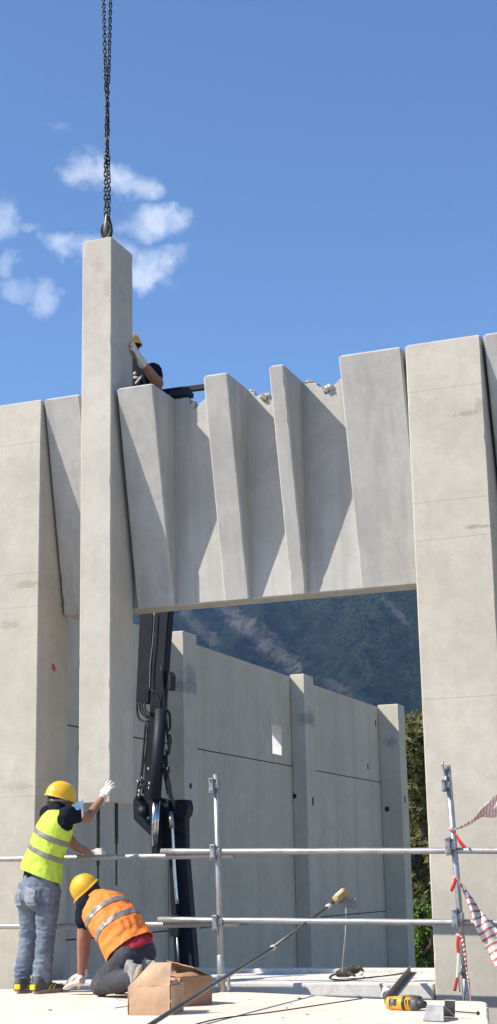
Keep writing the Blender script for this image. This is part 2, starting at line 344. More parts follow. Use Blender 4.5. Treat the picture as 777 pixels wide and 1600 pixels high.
# mountain: ridge with forest relief
def ridge(az):                              # skyline height angle in radians by azimuth (0 = +Y)
    return R_(13.2) + R_(2.2) * math.sin(az * 2.3 + .6) + R_(1.0) * math.sin(az * 5.1 + 2)
def build_mountain():
    NA, NR = 620, 150
    a0, a1 = R_(-75), R_(70)
    V = np.zeros((NA * NR, 3)); rr = np.linspace(0, 1, NR)
    for i in range(NA):
        az = a0 + (a1 - a0) * i / (NA - 1); hmax = math.tan(ridge(az)) * 1780
        for j in range(NR):
            t = rr[j]; d = 1080 + 700 * t
            h = -2 + hmax * (t ** .9)
            x, y = math.sin(az) * d, math.cos(az) * d
            q = Vector((x / 260, y / 260, .3))
            n = mnoise.fractal(q, .9, 2.1, 5)
            rg = abs(mnoise.noise(Vector((az * 9 + n * .4, t * 1.2, 4.1))))
            h += (n * 42 - rg * 70) * min(1, t * 3)
            tree = mnoise.noise(Vector((x / 9, y / 9, h / 14))) * 6.5 + mnoise.noise(Vector((x / 22, y / 22, h / 30))) * 5
            h += tree * min(1, t * 6 + .3)
            V[i * NR + j] = (x, y, h)
    F = [(i * NR + j, (i + 1) * NR + j, (i + 1) * NR + j + 1, i * NR + j + 1) for i in range(NA - 1) for j in range(NR - 1)]
    m = bpy.data.materials.new('mountain_forest'); m.use_nodes = True; t = NT(m.node_tree); b = t.n['Principled BSDF']
    pos = t.new('ShaderNodeNewGeometry').outputs['Position']
    clump = t.noise(pos, .075, 7, .75); patch = t.noise(pos, .006, 5, .6, .8)
    vor = t.new('ShaderNodeTexVoronoi', i_Vector=pos, i_Scale=.24); crown = t.math('ADD', t.math('MULTIPLY', vor.outputs['Distance'], .35), t.math('MULTIPLY', t.noise(pos, .21, 6, .8), .62))
    green = t.mix(t.rng(clump, .35, .68), (.005, .009, .008, 1), (.024, .033, .016, 1))
    sepA = t.new('ShaderNodeSeparateXYZ', i_0=pos); azA = t.math('ARCTAN2', sepA.outputs[0], sepA.outputs[1]); elA = t.math('DIVIDE', sepA.outputs[2], t.vmath('LENGTH', pos, (0, 0, 0)))
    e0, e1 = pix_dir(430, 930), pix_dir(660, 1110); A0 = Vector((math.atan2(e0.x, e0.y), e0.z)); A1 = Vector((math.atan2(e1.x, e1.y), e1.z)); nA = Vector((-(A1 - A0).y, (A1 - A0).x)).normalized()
    lit_side = t.math('ADD', t.math('MULTIPLY', t.math('SUBTRACT', azA, A0.x), nA.x / .02), t.math('MULTIPLY', t.math('SUBTRACT', elA, A0.y), nA.y / .02))
    patch = t.math('ADD', t.math('MULTIPLY', t.math('MINIMUM', t.math('MAXIMUM', lit_side, -1.0), 1.0), .16), patch)  # painted light: sunlit upper right slope paler, shaded lower left darker
    green = t.mix(t.rng(patch, .46, .62), green, t.mix(t.rng(crown, .30, .68), (.031, .043, .019, 1), (.006, .011, .007, 1)))  # lit crowns and dark gaps between them are put into the colour
    # bare rock band running down the slope
    sep = t.new('ShaderNodeSeparateXYZ', i_0=pos)
    azn = t.math('ARCTAN2', sep.outputs[0], sep.outputs[1])
    dist = t.vmath('LENGTH', pos, (0, 0, 0)); eln = t.math('DIVIDE', sep.outputs[2], dist)
    rocks = None
    for (p0, p1, wd, st) in (((325, 930), (480, 1055), .0085, 1.0), ((280, 945), (345, 1010), .006, .7), ((590, 925), (650, 985), .0035, .75), ((500, 1060), (560, 1090), .004, .5)):
        d0, d1 = pix_dir(*p0), pix_dir(*p1)
        q0 = Vector((math.atan2(d0.x, d0.y), d0.z)); q1 = Vector((math.atan2(d1.x, d1.y), d1.z)); dv = q1 - q0; L = dv.length; dv /= L
        ua = t.math('SUBTRACT', azn, q0.x); ub = t.math('SUBTRACT', eln, q0.y)
        al = t.math('ADD', t.math('MULTIPLY', ua, dv.x / L), t.math('MULTIPLY', ub, dv.y / L)); pe = t.math('ADD', t.math('MULTIPLY', ua, -dv.y / wd), t.math('MULTIPLY', ub, dv.x / wd))
        al2 = t.math('SUBTRACT', t.math('MULTIPLY', al, 2), 1.0)
        k = t.math('SUBTRACT', 1.0, t.math('ADD', t.math('MULTIPLY', pe, pe), t.math('POWER', t.math('ABSOLUTE', al2), 4.0)))
        k = t.math('MULTIPLY', t.rng(t.math('ADD', k, t.math('MULTIPLY', t.math('SUBTRACT', t.noise(pos, .07, 8, .82, .3), .5), 6.5)), .1, 1.2), st)
        k = t.math('MULTIPLY', k, t.rng(t.math('ABSOLUTE', al2), 1.0, 1.35, 1, 0)); k = t.math('MULTIPLY', k, t.rng(t.math('ABSOLUTE', pe), 1.2, 2.2, 1, 0))
        rocks = k if rocks is None else t.math('MAXIMUM', rocks, k)
    rock = t.mix(t.noise(pos, .11, 6, .75), (.03, .028, .024, 1), (.13, .122, .106, 1))
    base = t.mix(rocks, green, rock)
    t.put(b.inputs['Base Color'], base); b.inputs['Roughness'].default_value = 1; b.inputs['Specular IOR Level'].default_value = 0
    bp = t.new('ShaderNodeBump', i_Height=t.math('SUBTRACT', clump, t.math('MULTIPLY', crown, .6)), i_Strength=.6, i_Distance=4.0); t.put(b.inputs['Normal'], bp.outputs[0])
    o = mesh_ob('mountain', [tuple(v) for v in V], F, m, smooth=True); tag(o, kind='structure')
    return float(V[:, 2].max())
MTN_TOP = build_mountain()

# ================================================================== COLUMNS
def cast_column(x0, x1, y0, y1, z0, z1, ch=.012, seed=0, step=.07, yfront=None, chtop=.012):
    """chamfered cast post with slightly ragged arrises; yfront(z) gives a raking front"""
    m = M(); rings = []; n = max(2, int((z1 - z0) / step))
    zs = [z0 + ch * .1] + [z0 + (z1 - z0 - chtop) * i / n for i in range(1, n + 1)]
    def ring(z, ins, k):
        yf = yfront(z) if yfront else y0
        c = [ch * (.75 + .5 * abs(mnoise.noise(Vector((z * 3.1, q * 7.7 + seed, seed * 1.3)))) + (.7 if mnoise.noise(Vector((z * 9, q * 3 + seed, 5))) > .42 else 0)) for q in range(4)]
        a, b_, f, bk = x0 + ins, x1 - ins, yf + ins, y1 - ins
        return [Vector(p + (z,)) for p in ((a + c[0], f), (b_ - c[1], f), (b_, f + c[1]), (b_, bk - c[2]), (b_ - c[2], bk), (a + c[3], bk), (a, bk - c[3]), (a, f + c[0]))]
    rings.append(ring(z0, .006, 0))
    for i, z in enumerate(zs): rings.append(ring(z, 0, i))
    rings.append(ring(z1, chtop, 0))
    return m.rings(rings)
def socket_disc(c, nrm, r, parent, name='socket', material=None, sq=1.0):
    nrm = Vector(nrm); m = M(); u = nrm.orthogonal().normalized(); v = nrm.cross(u)
    if abs(v.z) < abs(u.z): u, v = v, u
    c = Vector(c)
    rg = [[c + nrm * d + (u * math.cos(a) + v * math.sin(a) * sq) * r * k for a in [2 * math.pi * i / 14 for i in range(14)]] for d, k in ((-.01, 1.0), (.002, 1.0), (.002, .8), (.0012, .7))]
    m.rings(rg); return m.build(name, material or M_DARKST, parent, True)

ZT = 5.43
col_l = thing('concrete_column', (-7.15, 12.45, -1.9), 'pale beige concrete column at the left edge with a red plug in its side', 'column', 'cast columns of the front')
cast_column(-7.62, -6.81, 12.15, 12.75, -1.9, ZT, .012, 1).build('shaft', M_LCOL, col_l)
M_RED = mat('red_plug', (.40, .06, .03), .5)
pr = A(85, 1037, 12.5); socket_disc((-6.81, A(85, 1037, 12.45).y, 2.86), (1, 0, 0), .03, col_l, 'plug', M_RED, 1.5)
col_r = thing('concrete_column', (-2.84, 12.45, -1.9), 'pale beige concrete column right of the opening, behind the taped post', 'column', 'cast columns of the front')
cast_column(-3.18, -2.51, 12.15, 12.75, -1.9, ZT, .012, 2).build('shaft', M_RCOL, col_r)

HX0, HX1, HY0, HY1, HZ0, HZ1 = -6.372, -6.050, 12.13, 12.60, 1.575, 6.985
hang = thing('hanging_column', (-6.21, 12.36, HZ0), 'narrow concrete column hanging from the chains between two beams', 'column')
cast_column(HX0, HX1, HY0, HY1, HZ0, HZ1, .012, 3).build('shaft', M_HCOL, hang)
for i, (px, yb) in enumerate(((153.5, 12.24), (182, 12.40))):
    x = A(px, 1300, yb).x
    z1 = HZ0 + .02; zk = A(px, 1322 if i else 1356, yb).z; zb = A(px, 1384 if i else 1392, yb).z
    m = M(); pts = [(x, yb, z1), (x, yb, zk + .03), (x, yb, zk), (x, yb, zb)]; m.tube(pts, [.016, .016, .0095, .0095], 10)
    k = int((z1 - zk) / .012)
    for j in range(k): m.tube([(x, yb, zk + .03 + j * .012), (x, yb, zk + .034 + j * .012)], .0175, 8)
    m.build('dowel_bar', M_DARKST, hang, False)

# ================================================================== BEAMS WITH RAKING FINS
YP, YB = 12.66, 12.90                         # panel face and back
ZB = 3.385
def fin_front(z): return 12.155 + (ZT - z) / (ZT - ZB) * (12.60 - 12.155)
def beam(x0, x1, fins, ztop, label, first):
    root = thing('fin_beam', ((x0 + x1) / 2, 12.75, ZB), label, 'beam', 'beams with raking fins')
    n = int((x1 - x0) / .012); rings = []
    for i in range(n + 1):
        x = x0 + (x1 - x0) * i / n; zf = ztop(x); zk = zf - .01 + .03 * mnoise.noise(Vector((x * 14, 3, first)))
        wob = .012 * mnoise.noise(Vector((x * 30, 8, first))); zm = max(zf, zk)
        rings.append([Vector(p) for p in ((x, YP, ZB + .012), (x, YP, zf - .012), (x, YP + .012 + wob, zf), (x, YB, zk), (x, YB, ZB), (x, YP + .012, ZB))])
    m = M(); m.rings(rings); m.build('panel', M_BEAM, root)
    for k, (a, b_) in enumerate(fins):
        cast_column(a, b_, 12.15, YP + .05, ZB - .004, ZT, .015, 10 + k + first, .07, fin_front, .016).build('fin', M_BEAM, root)
    return root
prof = {}
def P3(px, py): q = A(px, py, YP); return (q.x, q.z)
knots = [(-6.2, 5.40), (-5.64, 5.43)] + [P3(*p) for p in ((273, 621), (286, 619), (294, 620), (298, 631), (303, 639), (309, 634), (313, 628), (318, 624))] + [(-4.87, 5.40)] + \
        [P3(*p) for p in ((391, 611), (396, 612), (400, 618), (407, 618), (412, 627), (417, 625), (420, 617), (425, 615))] + [(-4.32, 5.40)] + \
        [P3(*p) for p in ((477, 599), (494, 597), (497, 603), (505, 606), (508, 615), (514, 614), (516, 604), (522, 601), (530, 592))] + [(-3.20, 5.42)]
knots.sort()
def top_main(x):
    z = np.interp(x, [k[0] for k in knots], [k[1] for k in knots]); return min(float(z), 5.425) + .006 * mnoise.noise(Vector((x * 60, 1, 1)))
beam_main = beam(-6.20, -3.20, [(-6.008, -5.63), (-5.12, -4.875), (-4.47, -4.322), (-3.80, -3.222)], top_main, 'grey concrete beam with raking fins and broken top edge, over the opening', 0)
beam(-6.79, -6.40, [(-6.788, -6.402)], lambda x: 5.40, 'short grey beam end with one fin, between left column and hanging column', 30)
beam(-2.485, -.9, [(-2.483, -2.10), (-1.6, -1.35)], lambda x: 5.40, 'grey finned beam end just right of the taller right column', 40)
# white mortar lumps left along the broken top
def lump(px, py, rx, rz, yy=YP + .05, sd=0):
    c = A(px, py, yy); m = M(); bm = bmesh.new(); bmesh.ops.create_icosphere(bm, subdivisions=3, radius=1)
    for v in bm.verts:
        d = 1 + .45 * mnoise.noise(v.co * 1.7 + Vector((sd, 0, 0))) + .2 * mnoise.noise(v.co * 4 + Vector((0, sd, 0)))
        v.co = Vector((c.x + v.co.x * rx * d, c.y + v.co.y * .07 * d, c.z + v.co.z * rz * d))
    bm.verts.index_update(); m.add([v.co for v in bm.verts], [[v.index for v in f.verts] for f in bm.faces]); bm.free(); return m
mm = M()
for i, (px, py, rx, rz, d) in enumerate(((511, 608, .035, .03, -.03), (518, 606, .03, .025, -.02), (413, 621, .03, .035, -.03), (421, 619, .028, .03, -.01), (395, 613, .03, .02, .02), (485, 598, .05, .015, .03), (304, 636, .03, .05, .0))):
    l = lump(px, py, rx, rz, YP + .05 + d, i * 3.3); l.build('mortar_lump', M_MORTAR if i < 6 else M_BEAM, beam_main)

# ================================================================== FAR SIDE WALL OF THE HALL
WX = -10.0
wall = thing('precast_wall', (WX, 24, -1.9), 'shaded grey precast wall of stacked panels with a small square window opening, behind the front', 'wall')
def wall_panel(y0, y1, z0, z1, hole=None):
    T_ = .24; m = M(); c = .012
    if not hole:
        m.box2((WX - T_, y0, z0), (WX, y1, z1), c)
    else:
        hy0, hy1, hz0, hz1 = hole; ys = [y0, hy0, hy1, y1]; zs = [z0, hz0, hz1, z1]; V = []; Fc = []
        for x in (WX - T_, WX):
            for z in zs:
                for y in ys: V.append((x, y, z))
        def ix(s, i, j): return s * 16 + j * 4 + i
        for s in (0, 1):
            for i in range(3):
                for j in range(3):
                    if (i, j) != (1, 1): Fc.append((ix(s, i, j), ix(s, i + 1, j), ix(s, i + 1, j + 1), ix(s, i, j + 1)))
        for (i, j, i2, j2) in ((1, 1, 2, 1), (2, 1, 2, 2), (2, 2, 1, 2), (1, 2, 1, 1)): Fc.append((ix(0, i, j), ix(0, i2, j2), ix(1, i2, j2), ix(1, i, j)))
        for i in range(3):
            Fc.append((ix(0, i, 0), ix(0, i + 1, 0), ix(1, i + 1, 0), ix(1, i, 0))); Fc.append((ix(0, i, 3), ix(0, i + 1, 3), ix(1, i + 1, 3), ix(1, i, 3)))
            Fc.append((ix(0, 0, i), ix(0, 0, i + 1), ix(1, 0, i + 1), ix(1, 0, i))); Fc.append((ix(0, 3, i), ix(0, 3, i + 1), ix(1, 3, i + 1), ix(1, 3, i)))
        m.add(V, Fc)
    return m.build('wall_panel', M_WALL, wall)
TI = (-1.9, .13, 3.03, 4.80); gp = .016
M_SEAL = mat('joint_seal', (.03, .03, .03), .9)
bays = ((13.4, 18.0), (18.0, 22.35), (22.35, 28.28), (28.28, 34.35))
for bi, (ya, yb) in enumerate(bays):
    for ti in range(3):
        hole = (26.86, 27.42, 3.18, 3.77) if (bi, ti) == (2, 2) else None
        wall_panel(ya + gp / 2, yb - gp / 2, TI[ti] + (gp if ti else 0), TI[ti + 1], hole)
for z in TI[1:3]:
    m = M(); m.box2((WX - .2, 13.4, z - .01), (WX - .03, 34.3, z + gp + .01)); m.build('joint_seal', M_SEAL, wall)
for ya, yb in bays[:-1]:
    m = M(); m.box2((WX - .19, yb - .02, -1.9), (WX - .035, yb + .02, 4.78)); m.build('joint_seal', M_SEAL, wall)
for (px, py) in ((587, 1130), (575, 1198)):
    q = EYE + (A(px, py, 30) - EYE) * ((WX - EYE.x) / (A(px, py, 30) - EYE).x); mb = M(); mb.box(q, (.01, .07, .14), None, .003); mb.build('slot', M_SEAL, wall)
M_LINER = mat('white_liner', (.60, .59, .57), .8, var=.05)
hy0, hy1, hz0, hz1 = 26.86, 27.42, 3.18, 3.77
m = M()
for a_, b__ in (((hy0, hz0), (hy0 + .03, hz1)), ((hy1 - .03, hz0), (hy1, hz1)), ((hy0 + .031, hz0), (hy1 - .031, hz0 + .03)), ((hy0 + .031, hz1 - .03), (hy1 - .031, hz1))): m.box2((WX - .28, a_[0] + .001, a_[1] + .001), (WX + .012, b__[0] - .001, b__[1] - .001))
m.build('added_liner', M_LINER, wall)  # white boards added to make the inside of the opening paler
def rib(ya, yb, p, label):
    r = thing('wall_pilaster', (WX + p / 2, (ya + yb) / 2, -1.9), label, 'pilaster', 'pilasters of the far wall')
    cast_column(WX + .003, WX + p, ya, yb, -1.9, 4.84, .012, int(ya), .12).build('shaft', M_RIB, r); return r
def onx(px, py, x):
    d = ROT @ Vector((px - CX, CY - py, -F_PX)); return EYE + d * ((x - EYE.x) / d.x)
r1 = rib(22.08, 22.62, .30, 'nearest pilaster of the far wall, beside the dark crane'); r2 = rib(28.0, 28.57, .30, 'middle pilaster of the far wall, right of the window opening'); r3 = rib(34.1, 34.65, .50, 'end pilaster of the far wall, beside the green trees')
socket_disc(onx(298, 1228, WX + .30), (1, 0, 0), .05, r1); socket_disc(A(460, 1244, 28.0), (0, -1, 0), .05, r2); socket_disc(A(605, 1264, 34.1), (0, -1, 0), .06, r3)
q = onx(489, 1252, WX + .30); M().box(q, (.01, .08, .16), None, .003).build('slot', M_SEAL, r2)
q = onx(633, 1249, WX + .50); M().box(q, (.01, .08, .16), None, .003).build('slot', M_SEAL, r3)

# ================================================================== TREES BEYOND THE WALL
def leaf_mat(name, c0, c1):
    m = bpy.data.materials.new(name); m.use_nodes = True; t = NT(m.node_tree); b = t.n['Principled BSDF']
    pos = t.new('ShaderNodeNewGeometry').outputs['Position']
    t.put(b.inputs['Base Color'], t.mix(t.rng(t.noise(pos, 3.2, 4, .7), .35, .65), c4(c0), c4(c1))); b.inputs['Roughness'].default_value = .55; b.inputs['Specular IOR Level'].default_value = .35
    tr = t.new('ShaderNodeBsdfTranslucent'); t.put(tr.inputs[0], c4(tuple(x * 1.3 for x in c1)))
    mx = t.new('ShaderNodeMixShader'); mx.inputs[0].default_value = .25; t.l.new(b.outputs[0], mx.inputs[1]); t.l.new(tr.outputs[0], mx.inputs[2]); t.l.new(mx.outputs[0], t.n['Material Output'].inputs[0])
    return m
M_BARK = mat('bark', (.09, .065, .045), .9, var=.3, bump=.6)
def tree(name, base, height, rad, nleaf, ls, lm, label, cat, seed, low=.05, group=None):
    rn = random.Random(seed); root = thing(name, base, label, cat, group); base = Vector(base)
    m = M(); pts = [base + Vector((rn.uniform(-.1, .1) * i, rn.uniform(-.1, .1) * i, height * .85 * i / 5)) for i in range(6)]
    m.tube(pts, [rad * .11 * (1 - i / 6.5) for i in range(6)], 9)
    blobs = []
    for i in range(40):
        h = rn.uniform(low, .96); rr = rad * (1 - abs(h - .45) * .9) * rn.uniform(.25, .85); a = rn.uniform(0, 6.28)
        c = base + Vector((math.cos(a) * rr, math.sin(a) * rr, height * h)); blobs.append((c, rad * rn.uniform(.22, .46)))
        s = pts[min(5, int(h * 5))]; m.tube([s, s.lerp(c, .6) + Vector((0, 0, .1)), c], [rad * .03, rad * .018, rad * .008], 5)
    m.build('trunk', M_BARK, root)
    V = []; Fc = []
    for i in range(nleaf):
        c, r = rn.choice(blobs); d = Vector((rn.gauss(0, 1), rn.gauss(0, 1), rn.gauss(0, 1))).normalized() * r * (rn.random() ** .45)
        p = c + Vector((d.x, d.y, d.z * 1.1)); s = ls * rn.uniform(.6, 1.4)
        nn = Vector((rn.gauss(0, 1), rn.gauss(0, 1), rn.gauss(.5, 1))).normalized(); u = nn.orthogonal().normalized(); u = Matrix.Rotation(rn.uniform(0, 6.28), 3, nn) @ u; v = nn.cross(u)
        k = len(V); V += [p - u * s, p + v * s * .45 + nn * s * .12, p + u * s, p - v * s * .45 + nn * s * .12]; Fc.append((k, k + 1, k + 2, k + 3))
    mesh_ob('crown', V, Fc, lm, root); return root
LM1 = leaf_mat('leaf_olive', (.055, .066, .02), (.22, .21, .07)); LM2 = leaf_mat('leaf_green', (.045, .09, .018), (.17, .25, .05)); LM3 = leaf_mat('leaf_dark', (.02, .04, .012), (.06, .10, .03))
q = A(655, 1500, 40)
tree('broadleaf_tree', (q.x, 40, -1.9), A(655, 1118, 40).z + 1.9, 1.5, 24000, .11, LM1, 'tall olive leaved tree beyond the end of the far wall', 'tree', 4, .02)
q = A(664, 1500, 36.6)
tree('garden_shrub', (q.x, 36.6, -1.9), A(660, 1398, 36.6).z + 1.9, .62, 5200, .07, LM2, 'bright green shrub low beside the end pilaster', 'shrub', 9, .03)
tree('broadleaf_tree', (-6.6, 46, -1.9), 6.2, 1.9, 6000, .16, LM3, 'dark green tree standing farther behind the right column', 'tree', 12, .03)
# ================================================================== LOADER CRANE BEHIND THE OPENING
CY_ = 14.2
crane = thing('loader_crane', (A(290, 1512, CY_).x, CY_ + .2, -1.9), 'dark navy folding crane standing upright behind the opening, left of the nearest pilaster', 'crane')
def plate(name, px, y, th, material=None, parent=None, bev=.008):
    pts = [A(a, b, y) for a, b in px]; bm = bmesh.new(); n = len(pts)
    v0 = [bm.verts.new(p) for p in pts]; v1 = [bm.verts.new(p + Vector((0, th, 0))) for p in pts]
    bm.faces.new(v0); bm.faces.new(v1[::-1])
    for i in range(n): bm.faces.new((v0[i], v1[i], v1[(i + 1) % n], v0[(i + 1) % n]))
    bmesh.ops.recalc_face_normals(bm, faces=bm.faces)
    if bev: bmesh.ops.bevel(bm, geom=bm.edges[:], offset=bev, segments=2, affect='EDGES', clamp_overlap=True)
    bm.verts.index_update(); m = M(); m.add([v.co for v in bm.verts], [[v.index for v in f.verts] for f in bm.faces]); bm.free()
    return m.build(name, material or M_NAVY, parent or crane)
def px_tube(name, pts, y, r, material, parent, n=8, smooth=True, curve=True):
    P = [A(p[0], p[1], y + (p[2] if len(p) > 2 else 0)) for p in pts]
    m = M(); m.tube(catmull(P, 5) if curve and len(P) > 2 else P, r, n); return m.build(name, material, parent, smooth)
plate('outer_boom', [(222, 880), (240.5, 880), (240.5, 953), (233.5, 1080), (233, 1099), (212, 1099)], CY_, .10)
bm2 = plate('main_boom', [(243, 880), (268, 880), (264, 952), (259.5, 1010), (254.5, 1080), (252, 1112), (248, 1118), (233.5, 1118), (235, 1080), (242, 953)], CY_ - .03, .14)
plate('inner_boom', [(232, 1116), (252, 1116), (248, 1180), (243, 1255), (224, 1255), (226, 1190)], CY_ + .03, .10)
plate('valve_box', [(256, 1050), (265.5, 1049), (268, 1056), (267, 1078), (254, 1077)], CY_, .12, M_BLACK, bm2, .004)
cyl = px_tube('lift_cylinder', [(252, 1108), (242.5, 1249)], CY_ - .12, .062, M_NAVY2, crane, 14)
px_tube('piston_rod', [(243, 1248), (240, 1322)], CY_ - .12, .03, M_CHROME, cyl, 12)
px_tube('piston_rod', [(248.5, 1248), (245, 1320)], CY_ - .10, .016, M_CHROME, cyl, 10)
plate('knuckle', [(207.5, 1252), (211, 1244), (250, 1246), (264, 1250), (266, 1334), (238.5, 1334), (236, 1307), (208.5, 1280)], CY_ + .02, .10)
plate('side_plate', [(233, 1262), (239, 1250), (252, 1250), (254, 1335), (237, 1335)], CY_ - .07, .05, M_NAVY)
for (a, b_, r) in ((226, 1268, .05), (220, 1247, .03), (237, 1280, .025), (255, 1297, .02)):
    c = A(a, b_, CY_ + .03); m = M(); m.tube([c - Vector((0, .07, 0)), c + Vector((0, .02, 0))], r, 14); m.build('pin', M_NAVY2, crane, True)
plate('post', [(263, 1252), (288, 1251), (291, 1263), (289, 1282), (289.5, 1327), (303.5, 1500), (316, 1750), (270, 1750), (279.5, 1512), (270, 1345)], CY_ + .12, .13, M_NAVY2)
plate('post_rib', [(270, 1296), (290, 1304), (290, 1312), (270, 1304)], CY_ + .10, .05)
plate('post_cap', [(266, 1250), (290, 1249), (293, 1262), (291, 1272), (289, 1276), (282, 1281), (270, 1272)], CY_ + .06, .17)
plate('base_cylinder', [(264, 1342), (270, 1340), (277, 1428), (267, 1430)], CY_ + .02, .1)
px_tube('piston_rod', [(267, 1268), (269.5, 1295), (273, 1360), (277, 1412)], CY_ + .0, .019, M_CHROME, crane, 10)
px_tube('grey_pipe', [(267, 1270), (269, 1294)], CY_ - .04, .026, M_COUP, crane, 10)
plate('bracket', [(264, 1433), (278, 1428), (280, 1450), (279, 1464), (265, 1463)], CY_ + .0, .16)
plate('strut', [(270.5, 1463), (276, 1463), (282, 1560), (275, 1560)], CY_ + .04, .08)
px_tube('grey_pipe', [(277, 1464), (280, 1512)], CY_ + .02, .012, M_COUP, crane, 8)
m = M(); q = A(297, 1760, CY_ + .28); m.box((q.x, q.y, -1.72), (1.3, 1.3, .36), None, .03); m.build('base', M_NAVY2, crane)
HOSES = [([(214, 1098), (215, 1115), (220, 1125), (232, 1127)], .011), ([(217.5, 1098), (221, 1113), (231, 1122)], .011), ([(221, 1098), (225, 1112), (233, 1119)], .009), ([(226, 1098), (228, 1110), (233, 1114)], .009),
         ([(228, 1126), (225, 1165), (222, 1200), (221, 1215), (225, 1222), (230, 1224)], .011), ([(231, 1128), (229, 1170), (224, 1196), (221.5, 1222)], .009),
         ([(259, 1108), (265, 1115), (266, 1137), (262, 1142)], .013), ([(257, 1117), (260, 1130), (262, 1150), (265, 1168), (263, 1178), (259, 1172)], .013), ([(264, 1148), (266, 1158), (264, 1165)], .02),
         ([(258, 1180), (258, 1205), (263, 1222), (265, 1243), (270, 1252)], .012), ([(260, 1178), (262, 1208), (266, 1226), (268, 1243), (274, 1256)], .011), ([(255, 1200), (259, 1222), (262, 1240)], .012),
         ([(237, 1078), (246, 1085), (251, 1105), (248, 1118)], .012), ([(214, 1248), (217, 1225), (222, 1222), (224, 1240)], .012), ([(217, 1250), (219, 1232), (224, 1228), (228, 1236)], .011), ([(252, 1040), (256, 1090), (255, 1115)], .01)]
for pts, r in HOSES: px_tube('hose', pts, CY_ - .1, r, M_BLACK, crane, 7)
for (a, b_, s) in ((216, 1222, .02), (218, 1237, .022), (232.5, 1202, .018), (234, 1225, .02), (233, 1232, .016), (263, 1203, .03), (222, 1216, .012), (239, 1194, .014), (243, 1194, .012), (217, 1243, .018)):
    c = A(a, b_, CY_ - .12); m = M(); m.tube([c - Vector((0, 0, s)), c + Vector((0, 0, s))], s * .6, 8); m.build('fitting', M_COUP if s < .03 else M_BLACK, crane, True)
for pts in ([(241.5, 955), (239, 1000), (235, 1040), (234, 1078)],): px_tube('edge_pipe', pts, CY_ - .06, .005, M_COUP, crane, 6)

# ================================================================== WORK PLATFORM BEHIND THE BEAM
plat = thing('work_platform', (-6.0, 13.55, 4.38), 'dark work platform with a navy top rail, mostly hidden behind the beam', 'platform')
PX0, PX1, PY0, PY1, PZ = -6.55, -5.35, 13.12, 13.95, 4.38
M().box2((PX0, PY0, PZ - .06), (PX1, PY1, PZ), .006).build('deck', M_DARKST, plat)
ra, rb = A(252, 613.5, 13.3), A(330, 603.5, 13.3)
def bar(name, a, b, w, material, parent):
    a, b = Vector(a), Vector(b); d = (b - a); m = M(); m.box((a + b) / 2, (w, w, d.length), d.to_track_quat('Z', 'Y').to_matrix(), .004); return m.build(name, material, parent)
bar('rail', ra, rb, .055, M_NAVY2, plat)
for y in (13.3, PY1):
    for x in (ra.x, -5.42): bar('post', (x, y, PZ), (x, y, ra.z if y < 13.5 else 5.45), .04, M_NAVY, plat)
bar('rail', (PX0, PY1, 5.43), (PX1, PY1, 5.43), .04, M_NAVY, plat); bar('rail', (ra.x, 13.3, 4.9), (-5.42, 13.3, 4.9), .03, M_NAVY, plat)
bar('arm', (-6.5, 14.0, PZ - .1), (-6.35, 14.3, 4.1), .16, M_NAVY, plat)
# dark steel clamp lying on the beam top beside it
q = A(284, 619, 12.72); m = M(); m.box((q.x, q.y, q.z + .015), (.20, .14, .05), Matrix.Rotation(.06, 3, 'Y'), .006); m.box((q.x + .06, q.y - .02, q.z + .045), (.08, .10, .03), Matrix.Rotation(-.05, 3, 'Y'), .004)
m.box((q.x - .07, q.y + .02, q.z + .045), (.05, .05, .04), None, .004)
tag(m.build('steel_clamp', M_NAVY, origin=(q.x, q.y, q.z)), 'dark steel clamp lying on the broken beam top below the navy rail', 'clamp')

# ================================================================== CHAINS AND LIFTING HEAD
LX, LY = A(168, 366, 12.24).x, 12.24
sling = thing('chain_sling', (LX, LY, 7.2), 'two intertwined dark steel chain strands hanging down from above the picture', 'chain')
PITCH = .043
def link_mesh():
    m = M(); hw, hl, r = .0145, .0138, .0068; path = []
    for k in range(7): a = math.pi * k / 6; path.append(Vector((hw * math.cos(a), 0, hl + hw * math.sin(a))))
    for k in range(7): a = math.pi + math.pi * k / 6; path.append(Vector((hw * math.cos(a), 0, -hl + hw * math.sin(a))))
    rg = []
    for i, p in enumerate(path):
        t = (path[(i + 1) % 14] - path[i - 1]).normalized(); u = Vector((0, 1, 0)); v = t.cross(u); rg.append([p + (u * math.cos(a) + v * math.sin(a)) * r for a in [2 * math.pi * k / 6 for k in range(6)]])
    rg.append(rg[0]); m.rings(rg, cap=False); me = bpy.data.meshes.new('chain_link'); me.from_pydata([tuple(v) for v in m.v], [], m.f); me.materials.append(M_CHAIN)
    me.polygons.foreach_set('use_smooth', [True] * len(me.polygons)); return me
LINK = link_mesh()
S1 = [(165.5, 333), (165, 310), (165.3, 280), (165.2, 255), (167.6, 225), (166, 195), (168.5, 165), (165.5, 135), (164.6, 100), (163.6, 60), (162, 0), (160.6, -50)]
S2 = [(170, 333), (170.4, 305), (170, 275), (169.6, 250), (168, 225), (169.5, 195), (167.2, 165), (169.3, 135), (170.6, 100), (171.5, 60), (173, 0), (174.2, -50)]
zt = A(165, 333, LY).z
